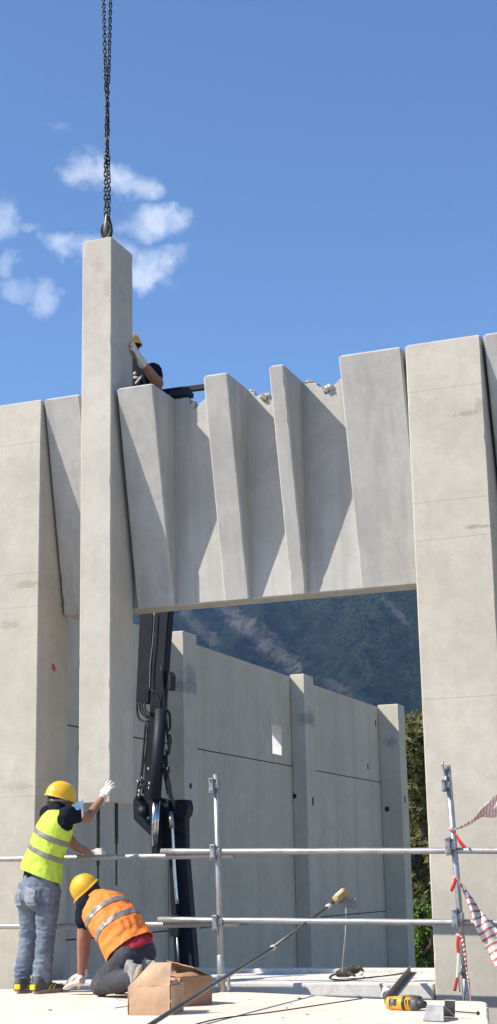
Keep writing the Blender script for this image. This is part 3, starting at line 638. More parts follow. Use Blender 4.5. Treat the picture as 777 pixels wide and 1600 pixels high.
for si, S in enumerate((S1, S2)):
    P = catmull([A(a, b, LY + (.018 if (i % 2 == si and 2 <= i <= 7) else -.012 if 2 <= i <= 7 else 0)) for i, (a, b) in enumerate(S)], 12)
    acc_ = 0.0; k = 0; nxt = 0.0
    for i in range(len(P) - 1):
        seg = (P[i + 1] - P[i]).length
        while nxt <= acc_ + seg:
            p = P[i].lerp(P[i + 1], (nxt - acc_) / seg); d = (P[i + 1] - P[i]).normalized()
            o = bpy.data.objects.new('chain_link', LINK); COL.objects.link(o); o.parent = sling
            q = d.to_track_quat('Z', 'Y'); tw = R_(-18 + si * 25 + (i * 1.2)) + (math.pi / 2 if k % 2 else 0)
            from mathutils import Quaternion
            o.rotation_mode = 'QUATERNION'; o.rotation_quaternion = q @ Quaternion((0, 0, 1), tw)
            o.location = p - sling.location; k += 1; nxt += PITCH
        acc_ += seg
# lifting clutch: forged eye gripping the cast-in anchor
head = thing('lifting_clutch', (LX, LY, HZ1), 'forged steel lifting clutch gripping the top of the hanging column', 'lifting clutch')
zs0, zs1 = HZ1 + .005, zt
h = zs1 - zs0
def cl(z, w, d): return (Vector((LX, LY, zs0 + z * h)), Vector((w, 0, 0)), Vector((0, d, 0)))
m = M(); m.ell([cl(.08, .03, .03), cl(.16, .048, .04), cl(.35, .058, .045), cl(.55, .050, .045), cl(.75, .034, .035), cl(.90, .022, .026), cl(1.0, .012, .015)], 16)
M_FORGE = mat('forged_steel', (.065, .06, .056), .42, .7, var=.3, scale=20)
m.build('body', M_FORGE, head, True)
m = M(); pts = [Vector((LX + .052 * math.cos(a), LY - .03, zs0 + h * .36 + .085 * math.sin(a))) for a in [math.pi * 2 * k / 18 for k in range(19)]]; m.tube(pts, .011, 8, cap=False); m.build('ring', M_FORGE, head, True)
m = M(); pts = [Vector((LX + .026 * math.cos(a), LY - .012, zs0 + h * .93 + .036 * math.sin(a))) for a in [math.pi * 2 * k / 16 for k in range(17)]]; m.tube(pts, .010, 8, cap=False); m.build('eye', M_CHAIN, head, True)
for s in (-1, 1):
    m = M(); m.tube([(LX + s * .04, LY, HZ1), (LX + s * .042, LY, zs0 + h * .25)], .012, 8); m.build('anchor_leg', M_FORGE, head, True)

# ================================================================== SCAFFOLD GUARDRAIL
TR = .0242
def tube_px(name, pa, pb, ya, yb, label, group=None, r=TR, material=None):
    a, b = A(*pa, ya), A(*pb, yb); m = M(); d = (b - a).normalized()
    rg = []; n = 14; u = d.orthogonal().normalized(); v = d.cross(u)
    k = max(2, int((b - a).length / .25))
    for i in range(k + 1):
        p = a.lerp(b, i / k) + Vector((0, 0, .0012 * math.sin(i * 2.1))); rg.append([p + (u * math.cos(2 * math.pi * j / n) + v * math.sin(2 * math.pi * j / n)) * r for j in range(n)])
    inner = [[b + (u * math.cos(2 * math.pi * j / n) + v * math.sin(2 * math.pi * j / n)) * r * .86 - d * q for j in range(n)] for q in (0, .06)]
    inner0 = [[a + (u * math.cos(2 * math.pi * j / n) + v * math.sin(2 * math.pi * j / n)) * r * .86 + d * q for j in range(n)] for q in (.06, 0)]
    m.rings(inner0 + rg + inner, cap=True)
    o = m.build(name, material or M_STEEL, None, True, origin=(a + b) / 2); 
    for p in o.data.polygons:
        if len(p.vertices) > 4: p.use_smooth = False
    return tag(o, label, 'scaffold tube', group)
YT = 11.78
tube_px('scaffold_tube', (-60, 1343), (366, 1336.5), YT + .03, YT + .03, 'upper guardrail tube on the left, running behind the worker in the yellow vest', 'guardrail tubes')
tube_px('scaffold_tube', (252, 1330.5), (830, 1329), YT - .03, YT - .03, 'upper guardrail tube on the right, crossing in front of the right column', 'guardrail tubes')
tube_px('scaffold_tube', (-60, 1448), (375, 1443.5), YT + .03, YT + .03, 'lower guardrail tube on the left, running behind the kneeling worker', 'guardrail tubes')
tube_px('scaffold_tube', (248, 1437), (830, 1442.5), YT - .03, YT - .03, 'lower guardrail tube on the right, with the pole resting on it', 'guardrail tubes')
def coupler(px, py, y, parent, s=1.0, tilt=0):
    c = A(px, py, y); m = M(); rt = Matrix.Rotation(tilt, 3, 'Y')
    m.box(c + Vector((-.012, -.045, .0)), (.042 * s, .05, .13 * s), rt, .008); m.box(c + Vector((.012, -.02, .005)), (.07 * s, .055, .062 * s), rt, .012)
    o = m.build('coupler', M_COUP, parent)
    for dz in (-.048, .05):
        b = M(); cc = c + Vector((-.014, -.078, dz * s)); b.tube([cc, cc + Vector((0, .03, 0))], .012, 6); b.tube([cc + Vector((0, -.02, 0)), cc + Vector((0, .03, 0))], .006, 6); b.build('bolt', M_COUP, o)
    return o
def post(pa, pb, ya, yb, label, cps, bottom=True):
    a, b = A(*pa, ya), A(*pb, yb); root = thing('scaffold_post', (b.x, b.y, 0), label, 'scaffold post', 'guardrail posts')
    m = M(); d = (b - a).normalized(); n = 14; u = d.orthogonal().normalized(); v = d.cross(u)
    circ = lambda p, r: [p + (u * math.cos(2 * math.pi * j / n) + v * math.sin(2 * math.pi * j / n)) * r for j in range(n)]
    m.rings([circ(a + d * .05, TR * .8), circ(a, TR * .86), circ(a, TR), circ(a.lerp(b, .5), TR), circ(b, TR)]); m.build('tube', M_STEEL, root, True)
    m = M(); c = a.lerp(b, .83); m.rings([circ(c, TR * 1.02), circ(c + d * .01, TR * 1.32), circ(b, TR * 1.32), circ(b + d * .002, TR)]); m.build('sleeve', M_STEEL, root, True)
    for (px, py, y, s) in cps: coupler(px, py, y, root, s, math.atan2(b.x - a.x, a.z - b.z) * -1)
    return root, a, b
pl, a_, b_ = post((337.5, 1210), (346.5, 1551), YT - .02, YT - .02, 'upright galvanised guardrail post standing on the deck behind the cardboard boxes', [(338.5, 1332, YT - .03, 1.0), (342, 1442, YT - .03, 1.0), (336.5, 1228, YT - .02, .95)])
m = M(); c = A(350, 1524, YT - .04); m.box(c, (.1, .03, .02), None, .003); m.box(c + Vector((.045, -.01, -.05)), (.022, .03, .13), None, .004); m.build('toe_clip', M_STEEL, pl)
pr_, a_, b_ = post((699.5, 1196), (733, 1600), 11.735, 11.735, 'leaning galvanised guardrail post with barrier tape tied to it, before the right column', [(705, 1322, 11.73, 1.1), (716, 1434, 11.73, 1.1), (698.5, 1228, 11.73, .75)])
m = M(); px_pts = [(697.5, 1222), (694, 1205), (690.5, 1193)]; m.tube(catmull([A(*p, 11.70) for p in px_pts], 5), .009, 8); m.tube([A(696, 1204, 11.70), A(698.5, 1196, 11.70)], .007, 8); m.tube([A(692, 1199, 11.70), A(692.5, 1190, 11.70)], .007, 8); m.tube([A(697, 1232, 11.70), A(697.5, 1212, 11.70)], .016, 8); m.build('loose_clamp', M_COUP, pr_, True)
m = M(); m.tube(catmull([A(*p, 11.70) for p in ((723, 1513), (718, 1522), (717, 1532), (719, 1550))], 5), .006, 6); m.tube([A(723, 1508, 11.70), A(724, 1524, 11.70)], .018, 10); m.build('wedge_clip', M_COUP, pr_, True)

# ================================================================== BARRIER TAPE
def tape_mat(name, stripe, red=(.62, .045, .03), soft=0.0, slant=0.0, off=0.0, duty=.25):
    m = bpy.data.materials.new(name); m.use_nodes = True; t = NT(m.node_tree); b = t.n['Principled BSDF']
    uv = t.new('ShaderNodeUVMap').outputs[0]; sp = t.new('ShaderNodeSeparateXYZ', i_0=uv)
    u = t.math('ADD', t.math('DIVIDE', sp.outputs[0], stripe), t.math('ADD', t.math('MULTIPLY', sp.outputs[1], slant), off)); fr = t.math('FRACT', u)
    k = t.rng(t.math('ABSOLUTE', t.math('SUBTRACT', fr, .5)), duty - .01, duty + .01, 1, 0)
    base = t.mix(k, (.78, .77, .75, 1), c4(red))
    t.put(b.inputs['Base Color'], base); b.inputs['Roughness'].default_value = .35
    tr = t.new('ShaderNodeBsdfTranslucent'); t.put(tr.inputs[0], base); mx = t.new('ShaderNodeMixShader'); mx.inputs[0].default_value = .35
    t.l.new(b.outputs[0], mx.inputs[1]); t.l.new(tr.outputs[0], mx.inputs[2]); t.l.new(mx.outputs[0], t.n['Material Output'].inputs[0]); return m
def ribbon(name, ea, eb, material, label, nu=5, folds=0.0, fr=9.0, sub=8, voff=0.0):
    """two edge curves (world points) -> a creased ribbon with a real thickness"""
    ea, eb = catmull(ea, sub), catmull(eb, sub); n = len(ea); V = []; UVs = []; Fc = []; L = 0
    for i in range(n):
        if i: L += ((ea[i] + eb[i]) / 2 - (ea[i - 1] + eb[i - 1]) / 2).length
        for j in range(nu + 1):
            s = j / nu; p = ea[i].lerp(eb[i], s)
            off = folds * mnoise.noise(Vector((L * fr, s * 2.2 + voff, 1.7))) + folds * .5 * math.sin(s * 9 + L * 20)
            V.append(p + Vector((.15, -1, .2)) * off * min(1, (ea[i] - eb[i]).length * 14)); UVs.append((L, s))
    for i in range(n - 1):
        for j in range(nu): k = i * (nu + 1) + j; Fc.append((k, k + 1, k + nu + 2, k + nu + 1))
    c = V[0]; o = mesh_ob(name, V, Fc, material, smooth=True, origin=c); uvl = o.data.uv_layers.new(name='UVMap')
    for lp in o.data.loops: uvl.data[lp.index].uv = UVs[lp.vertex_index]
    sd = o.modifiers.new('thickness', 'SOLIDIFY'); sd.thickness = .0006; sd.offset = 0
    return tag(o, label, 'barrier tape', 'red and white barrier tape')
T1, T2, T3, T4 = tape_mat('tape_fine', .034, slant=.5, red=(.70, .36, .32), duty=.19), tape_mat('tape_wide', .11), tape_mat('tape_mid', .055, slant=.9, red=(.64, .22, .19), duty=.17), tape_mat('tape_long', .44)
YK = 11.69
ribbon('barrier_tape', [A(706, 1296, YK), A(722, 1290, YK), A(740, 1277, YK - .05), A(757, 1259, YK - .1), A(778, 1240, YK - .2), A(800, 1222, YK - .3)], [A(708, 1298, YK), A(726, 1292, YK), A(743, 1283, YK), A(759, 1277, YK - .05), A(778, 1274, YK - .1), A(800, 1268, YK - .2)], T1,
       'crumpled pale pink striped tape blowing right from the post top', nu=14, folds=.05, fr=13, sub=12)
ribbon('barrier_tape', [A(709, 1298, YK - .02), A(715, 1305, YK - .03), A(722, 1315, YK - .04), A(730, 1324, YK - .05)], [A(709, 1300, YK - .02), A(713, 1308, YK - .03), A(718, 1319, YK - .04), A(724, 1326, YK - .04)], tape_mat('tape_red', 5.0, red=(.62, .03, .02), off=.45),
       'short plain red tape tail hanging below the upper tape knot', nu=3, folds=.006); 
ribbon('barrier_tape', [A(710, 1371, YK - .05), A(707, 1380, YK - .07), A(703, 1391, YK - .08)], [A(714, 1374, YK - .05), A(712, 1384, YK - .07), A(707, 1394, YK - .08)], bpy.data.materials['tape_red'], 'short plain red tape tail left of the post at mid height', nu=3, folds=.006)
ribbon('barrier_tape', [A(713, 1373, YK - .05), A(719, 1384, YK - .06), A(730, 1410, YK - .09), A(744, 1450, YK - .12), A(760, 1484, YK - .03), A(776, 1512, YK - .2), A(800, 1550, YK - .26)],
       [A(716, 1374, YK - .02), A(728, 1388, YK - .02), A(749, 1418, YK - .02), A(772, 1446, YK - .05), A(797, 1474, YK - .1), A(815, 1500, YK - .03), A(840, 1535, YK - .2)], T3, 'broad red and white striped tape sagging right from the middle knot', nu=10, folds=.035, fr=7, sub=10)
ribbon('barrier_tape', [A(714, 1463, YK - .03), A(713, 1475, YK - .03), A(714, 1490, YK - .03), A(714, 1505, YK - .03), A(712, 1530, YK - .03), A(708, 1548, YK - .03)], [A(719, 1462, YK - .03), A(718, 1475, YK - .03), A(719, 1490, YK - .03), A(718, 1505, YK - .03), A(716, 1530, YK - .03), A(713, 1549, YK - .03)], tape_mat('tape_tail', .36, off=.4),
       'long narrow tape tail hanging straight down beside the post foot', nu=3, folds=.004)
ribbon('barrier_tape', [A(719, 1463, YK - .03), A(723, 1480, YK - .03), A(726, 1502, YK - .03), A(729, 1522, YK - .03), A(733, 1548, YK - .2), A(736, 1575, YK - .95), A(741, 1608, YK - 1.9)], [A(723, 1462, YK - .03), A(727, 1480, YK - .03), A(729, 1502, YK - .03), A(731, 1522, YK - .03), A(734.3, 1548, YK - .2), A(737.5, 1575, YK - .95), A(743, 1608, YK - 1.9)], tape_mat('tape_twist', .035, slant=.3),
       'thin twisted tape running from the leaning post down to the deck', nu=3, folds=.01, fr=22)
for (px, py, y) in ((706, 1296, 11.71), (712.5, 1372, 11.71), (718, 1462, 11.70)):
    m = M(); c = A(px, py, y); m.ball(c, .032, 1.0, .95, .5, Matrix.Rotation(.4, 3, 'Y'), 12)
    o = m.build('tape_knot', T4, pr_, True); uvl = o.data.uv_layers.new(name='UVMap')

# ================================================================== POLE, STRING, MITT, ANGLE BAR
pole = thing('extension_pole', tuple(G(200, 1626, .0)), 'long grey telescopic pole leaning diagonally on the lower guardrail tube, head at top', 'pole')
pA, pB, pC = G(196, 1626, .02), A(427, 1480.5, 11.38), A(521, 1410, 12.05)
pB = Vector(pB); 
M_POLE = mat('pole_grey', (.11, .105, .095), .38, .4, var=.25, scale=18)
m = M(); m.tube([pA, pA.lerp(pB, .5) + Vector((0, 0, .004)), pB], .0145, 10); m.build('lower_tube', M_POLE, pole, True)
m = M(); m.tube([pB, pC], .012, 10); m.build('upper_tube', M_POLE, pole, True)
M_WHT = mat('white_plastic', (.62, .60, .55), .5)
dv = (pB - pA).normalized(); m = M(); m.tube([pB - dv * .03, pB + dv * .03], .020, 10); m.build('collar', M_WHT, pole, True)
dv = (pC - pB).normalized(); q = pB.lerp(pC, .92); m = M(); m.tube([q - dv * .025, q + dv * .025], .018, 10); m.build('collar', M_WHT, pole, True)
M_TAN = mat('block_tan', (.42, .30, .13), .7, var=.25, scale=30, bump=.3); M_PLATE = mat('plate_grey', (.20, .19, .18), .6, var=.2)
c = A(532, 1399, 12.1); rt = Matrix.Rotation(R_(-38), 3, 'Y'); m = M(); m.box(c, (.13, .07, .06), rt, .016); m.build('head_block', M_TAN, pole, True)
c2 = A(531, 1397, 12.06); m = M(); m.box(c2 + Vector((.004, -.012, .008)), (.085, .03, .034), rt, .008); m.build('head_pad', mat('pad_cream', (.62, .54, .36), .8, bump=.3), pole, True)
plate('head_plate', [(524, 1408), (535, 1406), (541, 1400), (546, 1405), (556.5, 1403), (556.5, 1419), (540, 1419), (533, 1411), (526, 1412)], 12.13, .012, M_PLATE, pole, .002)
m = M(); m.tube(catmull([A(541, 1412, 12.12), A(540.5, 1440, 12.1), A(539.5, 1465, 12.12), A(536, 1495, 12.3), A(534.5, 1518, 12.6)], 6), .0042, 6)
tag(m.build('cord', mat('cord_white', (.55, .53, .48), .8), None, True, origin=A(541, 1412, 12.12)), 'thin white cord hanging from the pole head down to the sill', 'cord')
# loose cord curled on the sill
sz = .052
m = M(); m.tube(catmull([G(532, 1520, sz), G(518, 1524, sz), G(516, 1529, sz), G(530, 1531, sz), G(545, 1531, sz), G(580, 1527, sz), G(615, 1523, sz), G(632, 1520, sz)], 6), .006, 6)
tag(m.build('cable', M_BLACK, None, True, origin=G(560, 1529, sz)), 'thin dark cable trailing along the sill to the right', 'cable')
m = M(); m.tube(catmull([G(560, 1518, sz), G(566, 1521, sz), G(561, 1525, sz), G(571, 1527, sz)], 6), .004, 6)
tag(m.build('cord', bpy.data.materials['cord_white'], None, True, origin=G(566, 1522, sz)), 'short curled white cord end beside the dark glove on the sill', 'cord')
g0 = G(545, 1528, sz)
mt = thing('work_glove', tuple(g0), 'dark worn glove lying on the concrete sill under the cord', 'glove')
M_DGLV = mat('glove_dark', (.06, .05, .042), .9, var=.4, bump=.5, bscale=90)
m = M(); ax = Vector((.85, .45, .28)).normalized()
m.limb([g0 + Vector((-.09, 0, .035)), g0 + Vector((-.02, .02, .05)), g0 + Vector((.06, .05, .075))], [.032, .048, .04]);
for k in range(4): m.limb([g0 + Vector((.05, .02 + k * .02, .07)), g0 + Vector((.105 - k * .008, .02 + k * .022, .085 + .006 * (k % 2))), g0 + Vector((.125 - k * .01, .025 + k * .022, .055))], [.014, .013, .011])
m.limb([g0 + Vector((-.01, .0, .04)), g0 + Vector((.04, -.035, .035)), g0 + Vector((.07, -.04, .02))], [.016, .014, .011])
v, f = fuse(m, .006, 3); mesh_ob('glove_body', v, f, M_DGLV, mt, True)
M_RUST = mat('angle_steel', (.20, .17, .14), .6, .3, var=.3, scale=25, dirt=((.25, .16, .09), 12, .5))
pa, pb = G(601, 1569, .012), A(641, 1522, 12.16)
def angle_bar(name, a, b, wd, label):
    d = (b - a).normalized(); sd = d.cross(Vector((0, 0, 1))).normalized(); up = sd.cross(d); t = .007; sec = [(0, 0), (wd, 0), (wd, t), (t, t), (t, wd), (0, wd)]
    m = M(); m.rings([[p + sd * s + up * u for s, u in sec] for p in (a, b)]); return tag(m.build(name, M_RUST, origin=a), label, 'steel bar')
angle_bar('angle_bar', pa, pb + Vector((0, 0, .01)), .055, 'brown steel angle bar propped from the deck up onto the sill')
# small white stone-like scrap of mortar behind it
l = lump(606, 1552, .045, .05, 11.55, 8.8); tag(l.build('mortar_scrap', M_MORTAR, None, False, origin=A(606, 1556, 11.55)), 'white lump of mortar on the deck edge behind the angle bar', 'rubble')
for i, (px, py, s) in enumerate(((560, 1556, .012), (480, 1585, .010), (448, 1575, .008), (455, 1568, .007), (468, 1560, .012), (442, 1590, .006), (78, 1578, .012), (390, 1562, .008), (530, 1592, .006))):
    c = G(px, py, s * .35); bm = bmesh.new(); bmesh.ops.create_icosphere(bm, subdivisions=2, radius=s)
    for v in bm.verts: v.co = Vector((v.co.x * 1.5, v.co.y, v.co.z * .6)) * (1 + .3 * mnoise.noise(v.co * 80 + Vector((i, 0, 0)))) + c
    bm.verts.index_update(); m = M(); m.add([v.co for v in bm.verts], [[v.index for v in f.verts] for f in bm.faces]); bm.free()
    tag(m.build('concrete_crumb', M_GROUND, None, False, origin=c), 'tiny crumb of concrete lying loose on the pale deck', 'rubble', 'crumbs on the deck')
m = M(); m.tube(catmull([G(280, 1608, .004), G(340, 1592, .004), G(420, 1582, .004), G(500, 1570, .004), G(566, 1560, .004)], 8), .0038, 6)
tag(m.build('wire', M_DARKST, None, True, origin=G(420, 1582, .004)), 'thin dark wire lying across the deck right of the pole', 'wire')

# ================================================================== CARDBOARD BOXES
def card_mat(name, col):
    m = mat(name, col, .85, var=.10, scale=5, bump=.15, bscale=30, dirt=((col[0] * .7, col[1] * .68, col[2] * .62), 4, .4)); return m
M_CARD = card_mat('cardboard', (.50, .335, .21)); M_CARD2 = card_mat('cardboard_brown', (.38, .215, .12))
def warped(m, amp, fr, seed):
    return [p + Vector((mnoise.noise(p * fr + Vector((seed, 0, 0))), mnoise.noise(p * fr + Vector((0, seed, 0))), mnoise.noise(p * fr + Vector((0, 0, seed))) * .6)) * amp for p in m.v]
def sheet(p00, p10, p11, p01, th=.005, nx=16, ny=16, bulge=0.0, seed=0):
    """a panel of board: bilinear patch with thickness"""
    p00, p10, p11, p01 = map(Vector, (p00, p10, p11, p01)); nrm = (p10 - p00).cross(p01 - p00).normalized(); V = []; Fc = []
    for s in (0, 1):
        for j in range(ny + 1):
            for i in range(nx + 1):
                u, w_ = i / nx, j / ny; p = p00.lerp(p10, u).lerp(p01.lerp(p11, u), w_)
                b_ = bulge * math.sin(math.pi * u) * math.sin(math.pi * w_) + .5 * bulge * mnoise.noise(p * 9 + Vector((seed, 3, 1))) + bulge * .3 * (abs(mnoise.noise(p * 17 + Vector((seed, 5, 2)))) - .2)
                V.append(p + nrm * (b_ + s * th))
    N = (nx + 1) * (ny + 1); ix = lambda s, i, j: s * N + j * (nx + 1) + i
    for s in (0, 1):
        for j in range(ny):
            for i in range(nx): Fc.append((ix(s, i, j), ix(s, i + 1, j), ix(s, i + 1, j + 1), ix(s, i, j + 1)))
    for i in range(nx): Fc += [(ix(0, i, 0), ix(0, i + 1, 0), ix(1, i + 1, 0), ix(1, i, 0)), (ix(0, i, ny), ix(0, i + 1, ny), ix(1, i + 1, ny), ix(1, i, ny))]
    for j in range(ny): Fc += [(ix(0, 0, j), ix(0, 0, j + 1), ix(1, 0, j + 1), ix(1, 0, j)), (ix(0, nx, j), ix(0, nx, j + 1), ix(1, nx, j + 1), ix(1, nx, j))]
    return V, Fc
def carton(name, a, b, dep, hgt, mt, label, flaps):
    """a, b: front bottom corners on the deck"""
    a, b = Vector(a), Vector(b); d = (b - a).normalized(); n = Vector((-d.y, d.x, 0)); a2, b2 = a + n * dep, b + n * dep; U = Vector((0, 0, hgt))
    r = thing(name, tuple((a + b2) / 2), label, 'cardboard box')
    def pnl(nm, *q, bulge=.009, seed=0, mt_=mt): V, Fc = sheet(*q, bulge=bulge, seed=seed); return mesh_ob(nm, V, Fc, mt_, r)
    z = Vector((0, 0, .002))
    pnl('side', a + z, b + z, b + U, a + U, seed=1); pnl('side', b + z + d * .006, b2 + z + d * .006, b2 + U + d * .006, b + U + d * .006, seed=2, bulge=.012); pnl('side', b2 + z, a2 + z, a2 + U, b2 + U, seed=3); pnl('side', a2 + z - d * .006, a + z - d * .006, a + U - d * .006, a2 + U - d * .006, seed=4)
    pnl('bottom', a + z * 2, b + z * 2, b2 + z * 2, a2 + z * 2, bulge=0)
    for i, (e0, e1, o0, o1) in enumerate(flaps):
        C = {'a': a + U, 'b': b + U, 'B': b2 + U, 'A': a2 + U}; pnl('flap', C[e0], C[e1], C[e1] + (d * o1[0] + n * o1[1] + Vector((0, 0, o1[2]))), C[e0] + (d * o0[0] + n * o0[1] + Vector((0, 0, o0[2]))), bulge=.016, seed=5 + i)
    return r, a, b, a2, b2, d, n
fa, fb = G(202, 1586.5), G(266, 1586.5)
hb = (A(202, 1541, fa.y).z)
cb1 = carton('cardboard_box', fa, fb, .30, hb, M_CARD, 'light brown open cardboard box with crumpled flap standing up, nearest the camera',
       [('a', 'b', (.145, .05, .152), (-.003, .055, .150)), ('A', 'a', (.03, -.02, .03), (.07, .06, .09)), ('b', 'B', (-.02, .02, .02), (-.05, -.02, .04)), ('B', 'A', (-.05, -.05, -.02), (.08, -.06, .02))])
ga, gb = G(284, 1573.5), G(330, 1569)
hb2 = A(330, 1524, gb.y).z
cb2 = carton('cardboard_box', ga, gb, .36, hb2, M_CARD2, 'darker brown open cardboard box behind the lighter one, lid flaps up',
       [('b', 'B', (-.17, .0, .06), (-.13, -.02, .10)), ('B', 'A', (.02, .05, .02), (-.02, .08, .03)), ('a', 'b', (-.02, .11, .015), (-.06, .12, .02))])
m = M(); c = (cb2[1] + cb2[4]) / 2; m.box((c.x, c.y, hb2 - .04), (.2, .2, .05), Matrix.Rotation(.4, 3, 'Z'), .01)
tag(m.build('black_parts', M_BLACK, origin=(c.x, c.y, hb2 - .07)), 'black plastic pieces lying inside the darker cardboard box', 'parts')
# loose brown offcut between the boxes
cc = G(276, 1560, .0); m = M(); bm = bmesh.new(); bmesh.ops.create_icosphere(bm, subdivisions=3, radius=1)
for v in bm.verts: v.co = Vector((v.co.x * .075, v.co.y * .09, v.co.z * .05)) * (1 + .5 * mnoise.noise(v.co * 2.2)) + A(274, 1533, cc.y)
bm.verts.index_update(); m.add([v.co for v in bm.verts], [[v.index for v in f.verts] for f in bm.faces]); bm.free()
tag(m.build('crumpled_paper', M_CARD, None, False, origin=A(274, 1545, cc.y)), 'crumpled brown packing paper sticking up between the two boxes', 'paper')
# paper sheet
V, Fc = sheet(G(143, 1564.5, .004), G(178, 1575, .004), G(214, 1570, .004), G(180, 1560.5, .007), .0015, 8, 8, .004)
tag(mesh_ob('paper_sheet', V, Fc, mat('paper_white', (.74, .74, .73), .8, var=.03), None, True, origin=G(180, 1568)), 'white paper sheet lying on the deck below the kneeling worker', 'paper')

# ================================================================== CORDLESS TOOL, BENT PLATE, SCREW
ta, tb = G(606, 1578, .0), G(664, 1580, .0)
tl = thing('cordless_drill', tuple((ta + tb) / 2), 'yellow and black cordless drill lying on its side beside the bent steel plate', 'power tool')
dx = (tb - ta).normalized(); L = (tb - ta).length; nyv = Vector((-dx.y, dx.x, 0))
M_YEL = mat('tool_yellow', (.68, .33, .015), .42, var=.08); M_TBLK = mat('tool_black', (.025, .025, .026), .5, var=.2); M_TGRY = mat('tool_grey', (.09, .09, .095), .5, var=.2)
def tp(u, v, z): return ta + dx * (L * u) + nyv * v + Vector((0, 0, z))
RX = Matrix((dx, nyv, Vector((0, 0, 1)))).transposed()
def seg(name, u0, u1, w0, w1, h0, h1, mt_, zc=.045, parent=tl):
    m = M(); e = .006
    m.ell([(tp(u0, 0, zc), nyv * w0 * .8, Vector((0, 0, h0 * .8))), (tp(u0 + .015, 0, zc), nyv * w0, Vector((0, 0, h0))), (tp((u0 + u1) / 2, 0, zc), nyv * (w0 + w1) / 2, Vector((0, 0, (h0 + h1) / 2))), (tp(u1 - .015, 0, zc), nyv * w1, Vector((0, 0, h1))), (tp(u1, 0, zc), nyv * w1 * .8, Vector((0, 0, h1 * .8)))], 16)
    return m.build(name, mt_, parent, True)
seg('rear_housing', .0, .20, .036, .044, .040, .047, M_YEL)
seg('rubber_cap', .10, .34, .046, .045, .040, .039, M_TGRY, .048)
seg('motor_housing', .18, .70, .043, .041, .046, .045, M_YEL)
seg('grip_band', .44, .54, .047, .046, .047, .046, M_TBLK)
seg('gearbox', .66, .86, .043, .038, .045, .038, M_TGRY)
seg('chuck', .84, 1.04, .034, .020, .034, .020, M_TBLK)
m = M(); m.box(tp(.30, .10, .035), (.10, .15, .055), RX, .012); m.build('handle', M_TBLK, tl)
m = M(); m.box(tp(.28, .20, .04), (.13, .08, .075), RX, .012); m.build('battery', M_TBLK, tl)
m = M(); m.tube([tp(.3, .03, .085), tp(.55, .06, .094), tp(.78, .05, .088)], .008, 8); m.build('belt_hook', M_RUST, tl, True)
for u in (.14, .27, .58, .66):
    m = M(); m.box(tp(u, -.040, .055), (.004, .012, .035), RX, .001); m.build('vent', M_TBLK, tl)
# bent galvanised plate, standing like a tent
b0, b1, b2, b3 = G(661.5, 1596), G(694, 1597.5), G(711, 1590), G(676, 1588)
M_GALV = mat('bent_plate_steel', (.27, .275, .28), .45, .5, var=.12, scale=16, dirt=((.3, .3, .3), 30, .4))
bp_ = thing('steel_bracket', tuple((b0 + b2) / 2), 'shiny steel plate bent like a small tent standing beside the drill', 'bracket')
rt0, rt1 = A(669, 1570.5, b0.y + .09), A(693.5, 1572, b1.y + .09)
ft = (b1 - b0)
def holeplate(q00, q10, q11, q01, name):
    V, Fc = sheet(q00, q10, q11, q01, .007, 6, 6, 0); o = mesh_ob(name, V, Fc, M_GALV, bp_); return o
z3 = Vector((0, 0, .003))
holeplate(b0 + z3, b1 + z3, rt1, rt0, 'front_leg')
bk = A(711, 1564, b1.y + .19); bk0 = bk - ft
holeplate(rt0 + Vector((0, .006, 0)), rt1 + Vector((0, .006, 0)), b2 + z3, b2 - ft + z3, 'rear_leg')
holeplate(b2 + z3 * 2, b2 - ft * .5 + z3 * 2, bk - ft * .5, bk, 'upright')
for (c, nn) in (((b0 + b1 + rt0 + rt1) / 4, (b1 - b0).cross(rt0 - b0).normalized()), ((b2 + bk) / 2 - ft * .25, (b1 - b0).cross(Vector((0, 0, 1))).normalized())):
    if nn.y > 0: nn = -nn
    m = M(); u = (b1 - b0).normalized(); v = nn.cross(u); m.rings([[c + nn * d + u * math.cos(a) * .024 + v * math.sin(a) * .013 for a in [2 * math.pi * i / 14 for i in range(14)]] for d in (-.012, .0055)]); m.build('slot', M_TBLK, bp_)
m = M(); s0, s1 = G(712, 1580.5, .012), G(746, 1583, .012); m.tube([s0, s1], .0042, 8); d = (s1 - s0).normalized(); m.tube([s1, s1 + d * .012], .012, 6)
tag(m.build('long_screw', M_DARKST, None, True, origin=(s0 + s1) / 2), 'long dark screw lying on the deck right of the steel bracket', 'screw')
# ================================================================== PEOPLE
M_SKIN = mat('skin', (.29, .145, .095), .55, var=.08, scale=20, bump=.08, bscale=120, spec=.35)
M_TSHIRT = mat('tshirt_navy', (.012, .013, .023), .95, spec=.08, var=.2, scale=12, bump=.3, bscale=160)
M_LIME = mat('hi_vis_yellow', (.47, .63, .06), .7, var=.10, scale=8, bump=1.0, bscale=11)
M_ORANGE = mat('hi_vis_orange', (.86, .22, .035), .7, var=.12, scale=8, bump=1.0, bscale=13)
M_BAND = mat('reflective_band', (.20, .19, .175), .45, .1, var=.12, scale=25, bump=.1, bscale=200)
M_HAT = mat('hard_hat_yellow', (.76, .43, .02), .4, var=.08, scale=10, spec=.5, dirt=((.40, .25, .06), 24, .5))
M_GLOVE = mat('glove_cream', (.60, .55, .47), .9, var=.12, scale=40, bump=.3, bscale=200, dirt=((.30, .27, .23), 18, .4))
M_HAIR = mat('hair_dark', (.018, .014, .012), .6, var=.3, scale=60)
M_SOLE = mat('sole_tan', (.42, .34, .24), .8, var=.1, bump=.2)
M_SHOE = mat('shoe_grey', (.085, .082, .08), .75, var=.25, scale=30, bump=.2)
M_SHOE2 = mat('shoe_light_grey', (.27, .26, .24), .8, var=.2, scale=30, bump=.2)
M_YELTRIM = mat('trim_yellow', (.75, .62, .03), .6)
M_RED = mat('red_shirt', (.36, .02, .035), .8, var=.15, bump=.2, bscale=120)
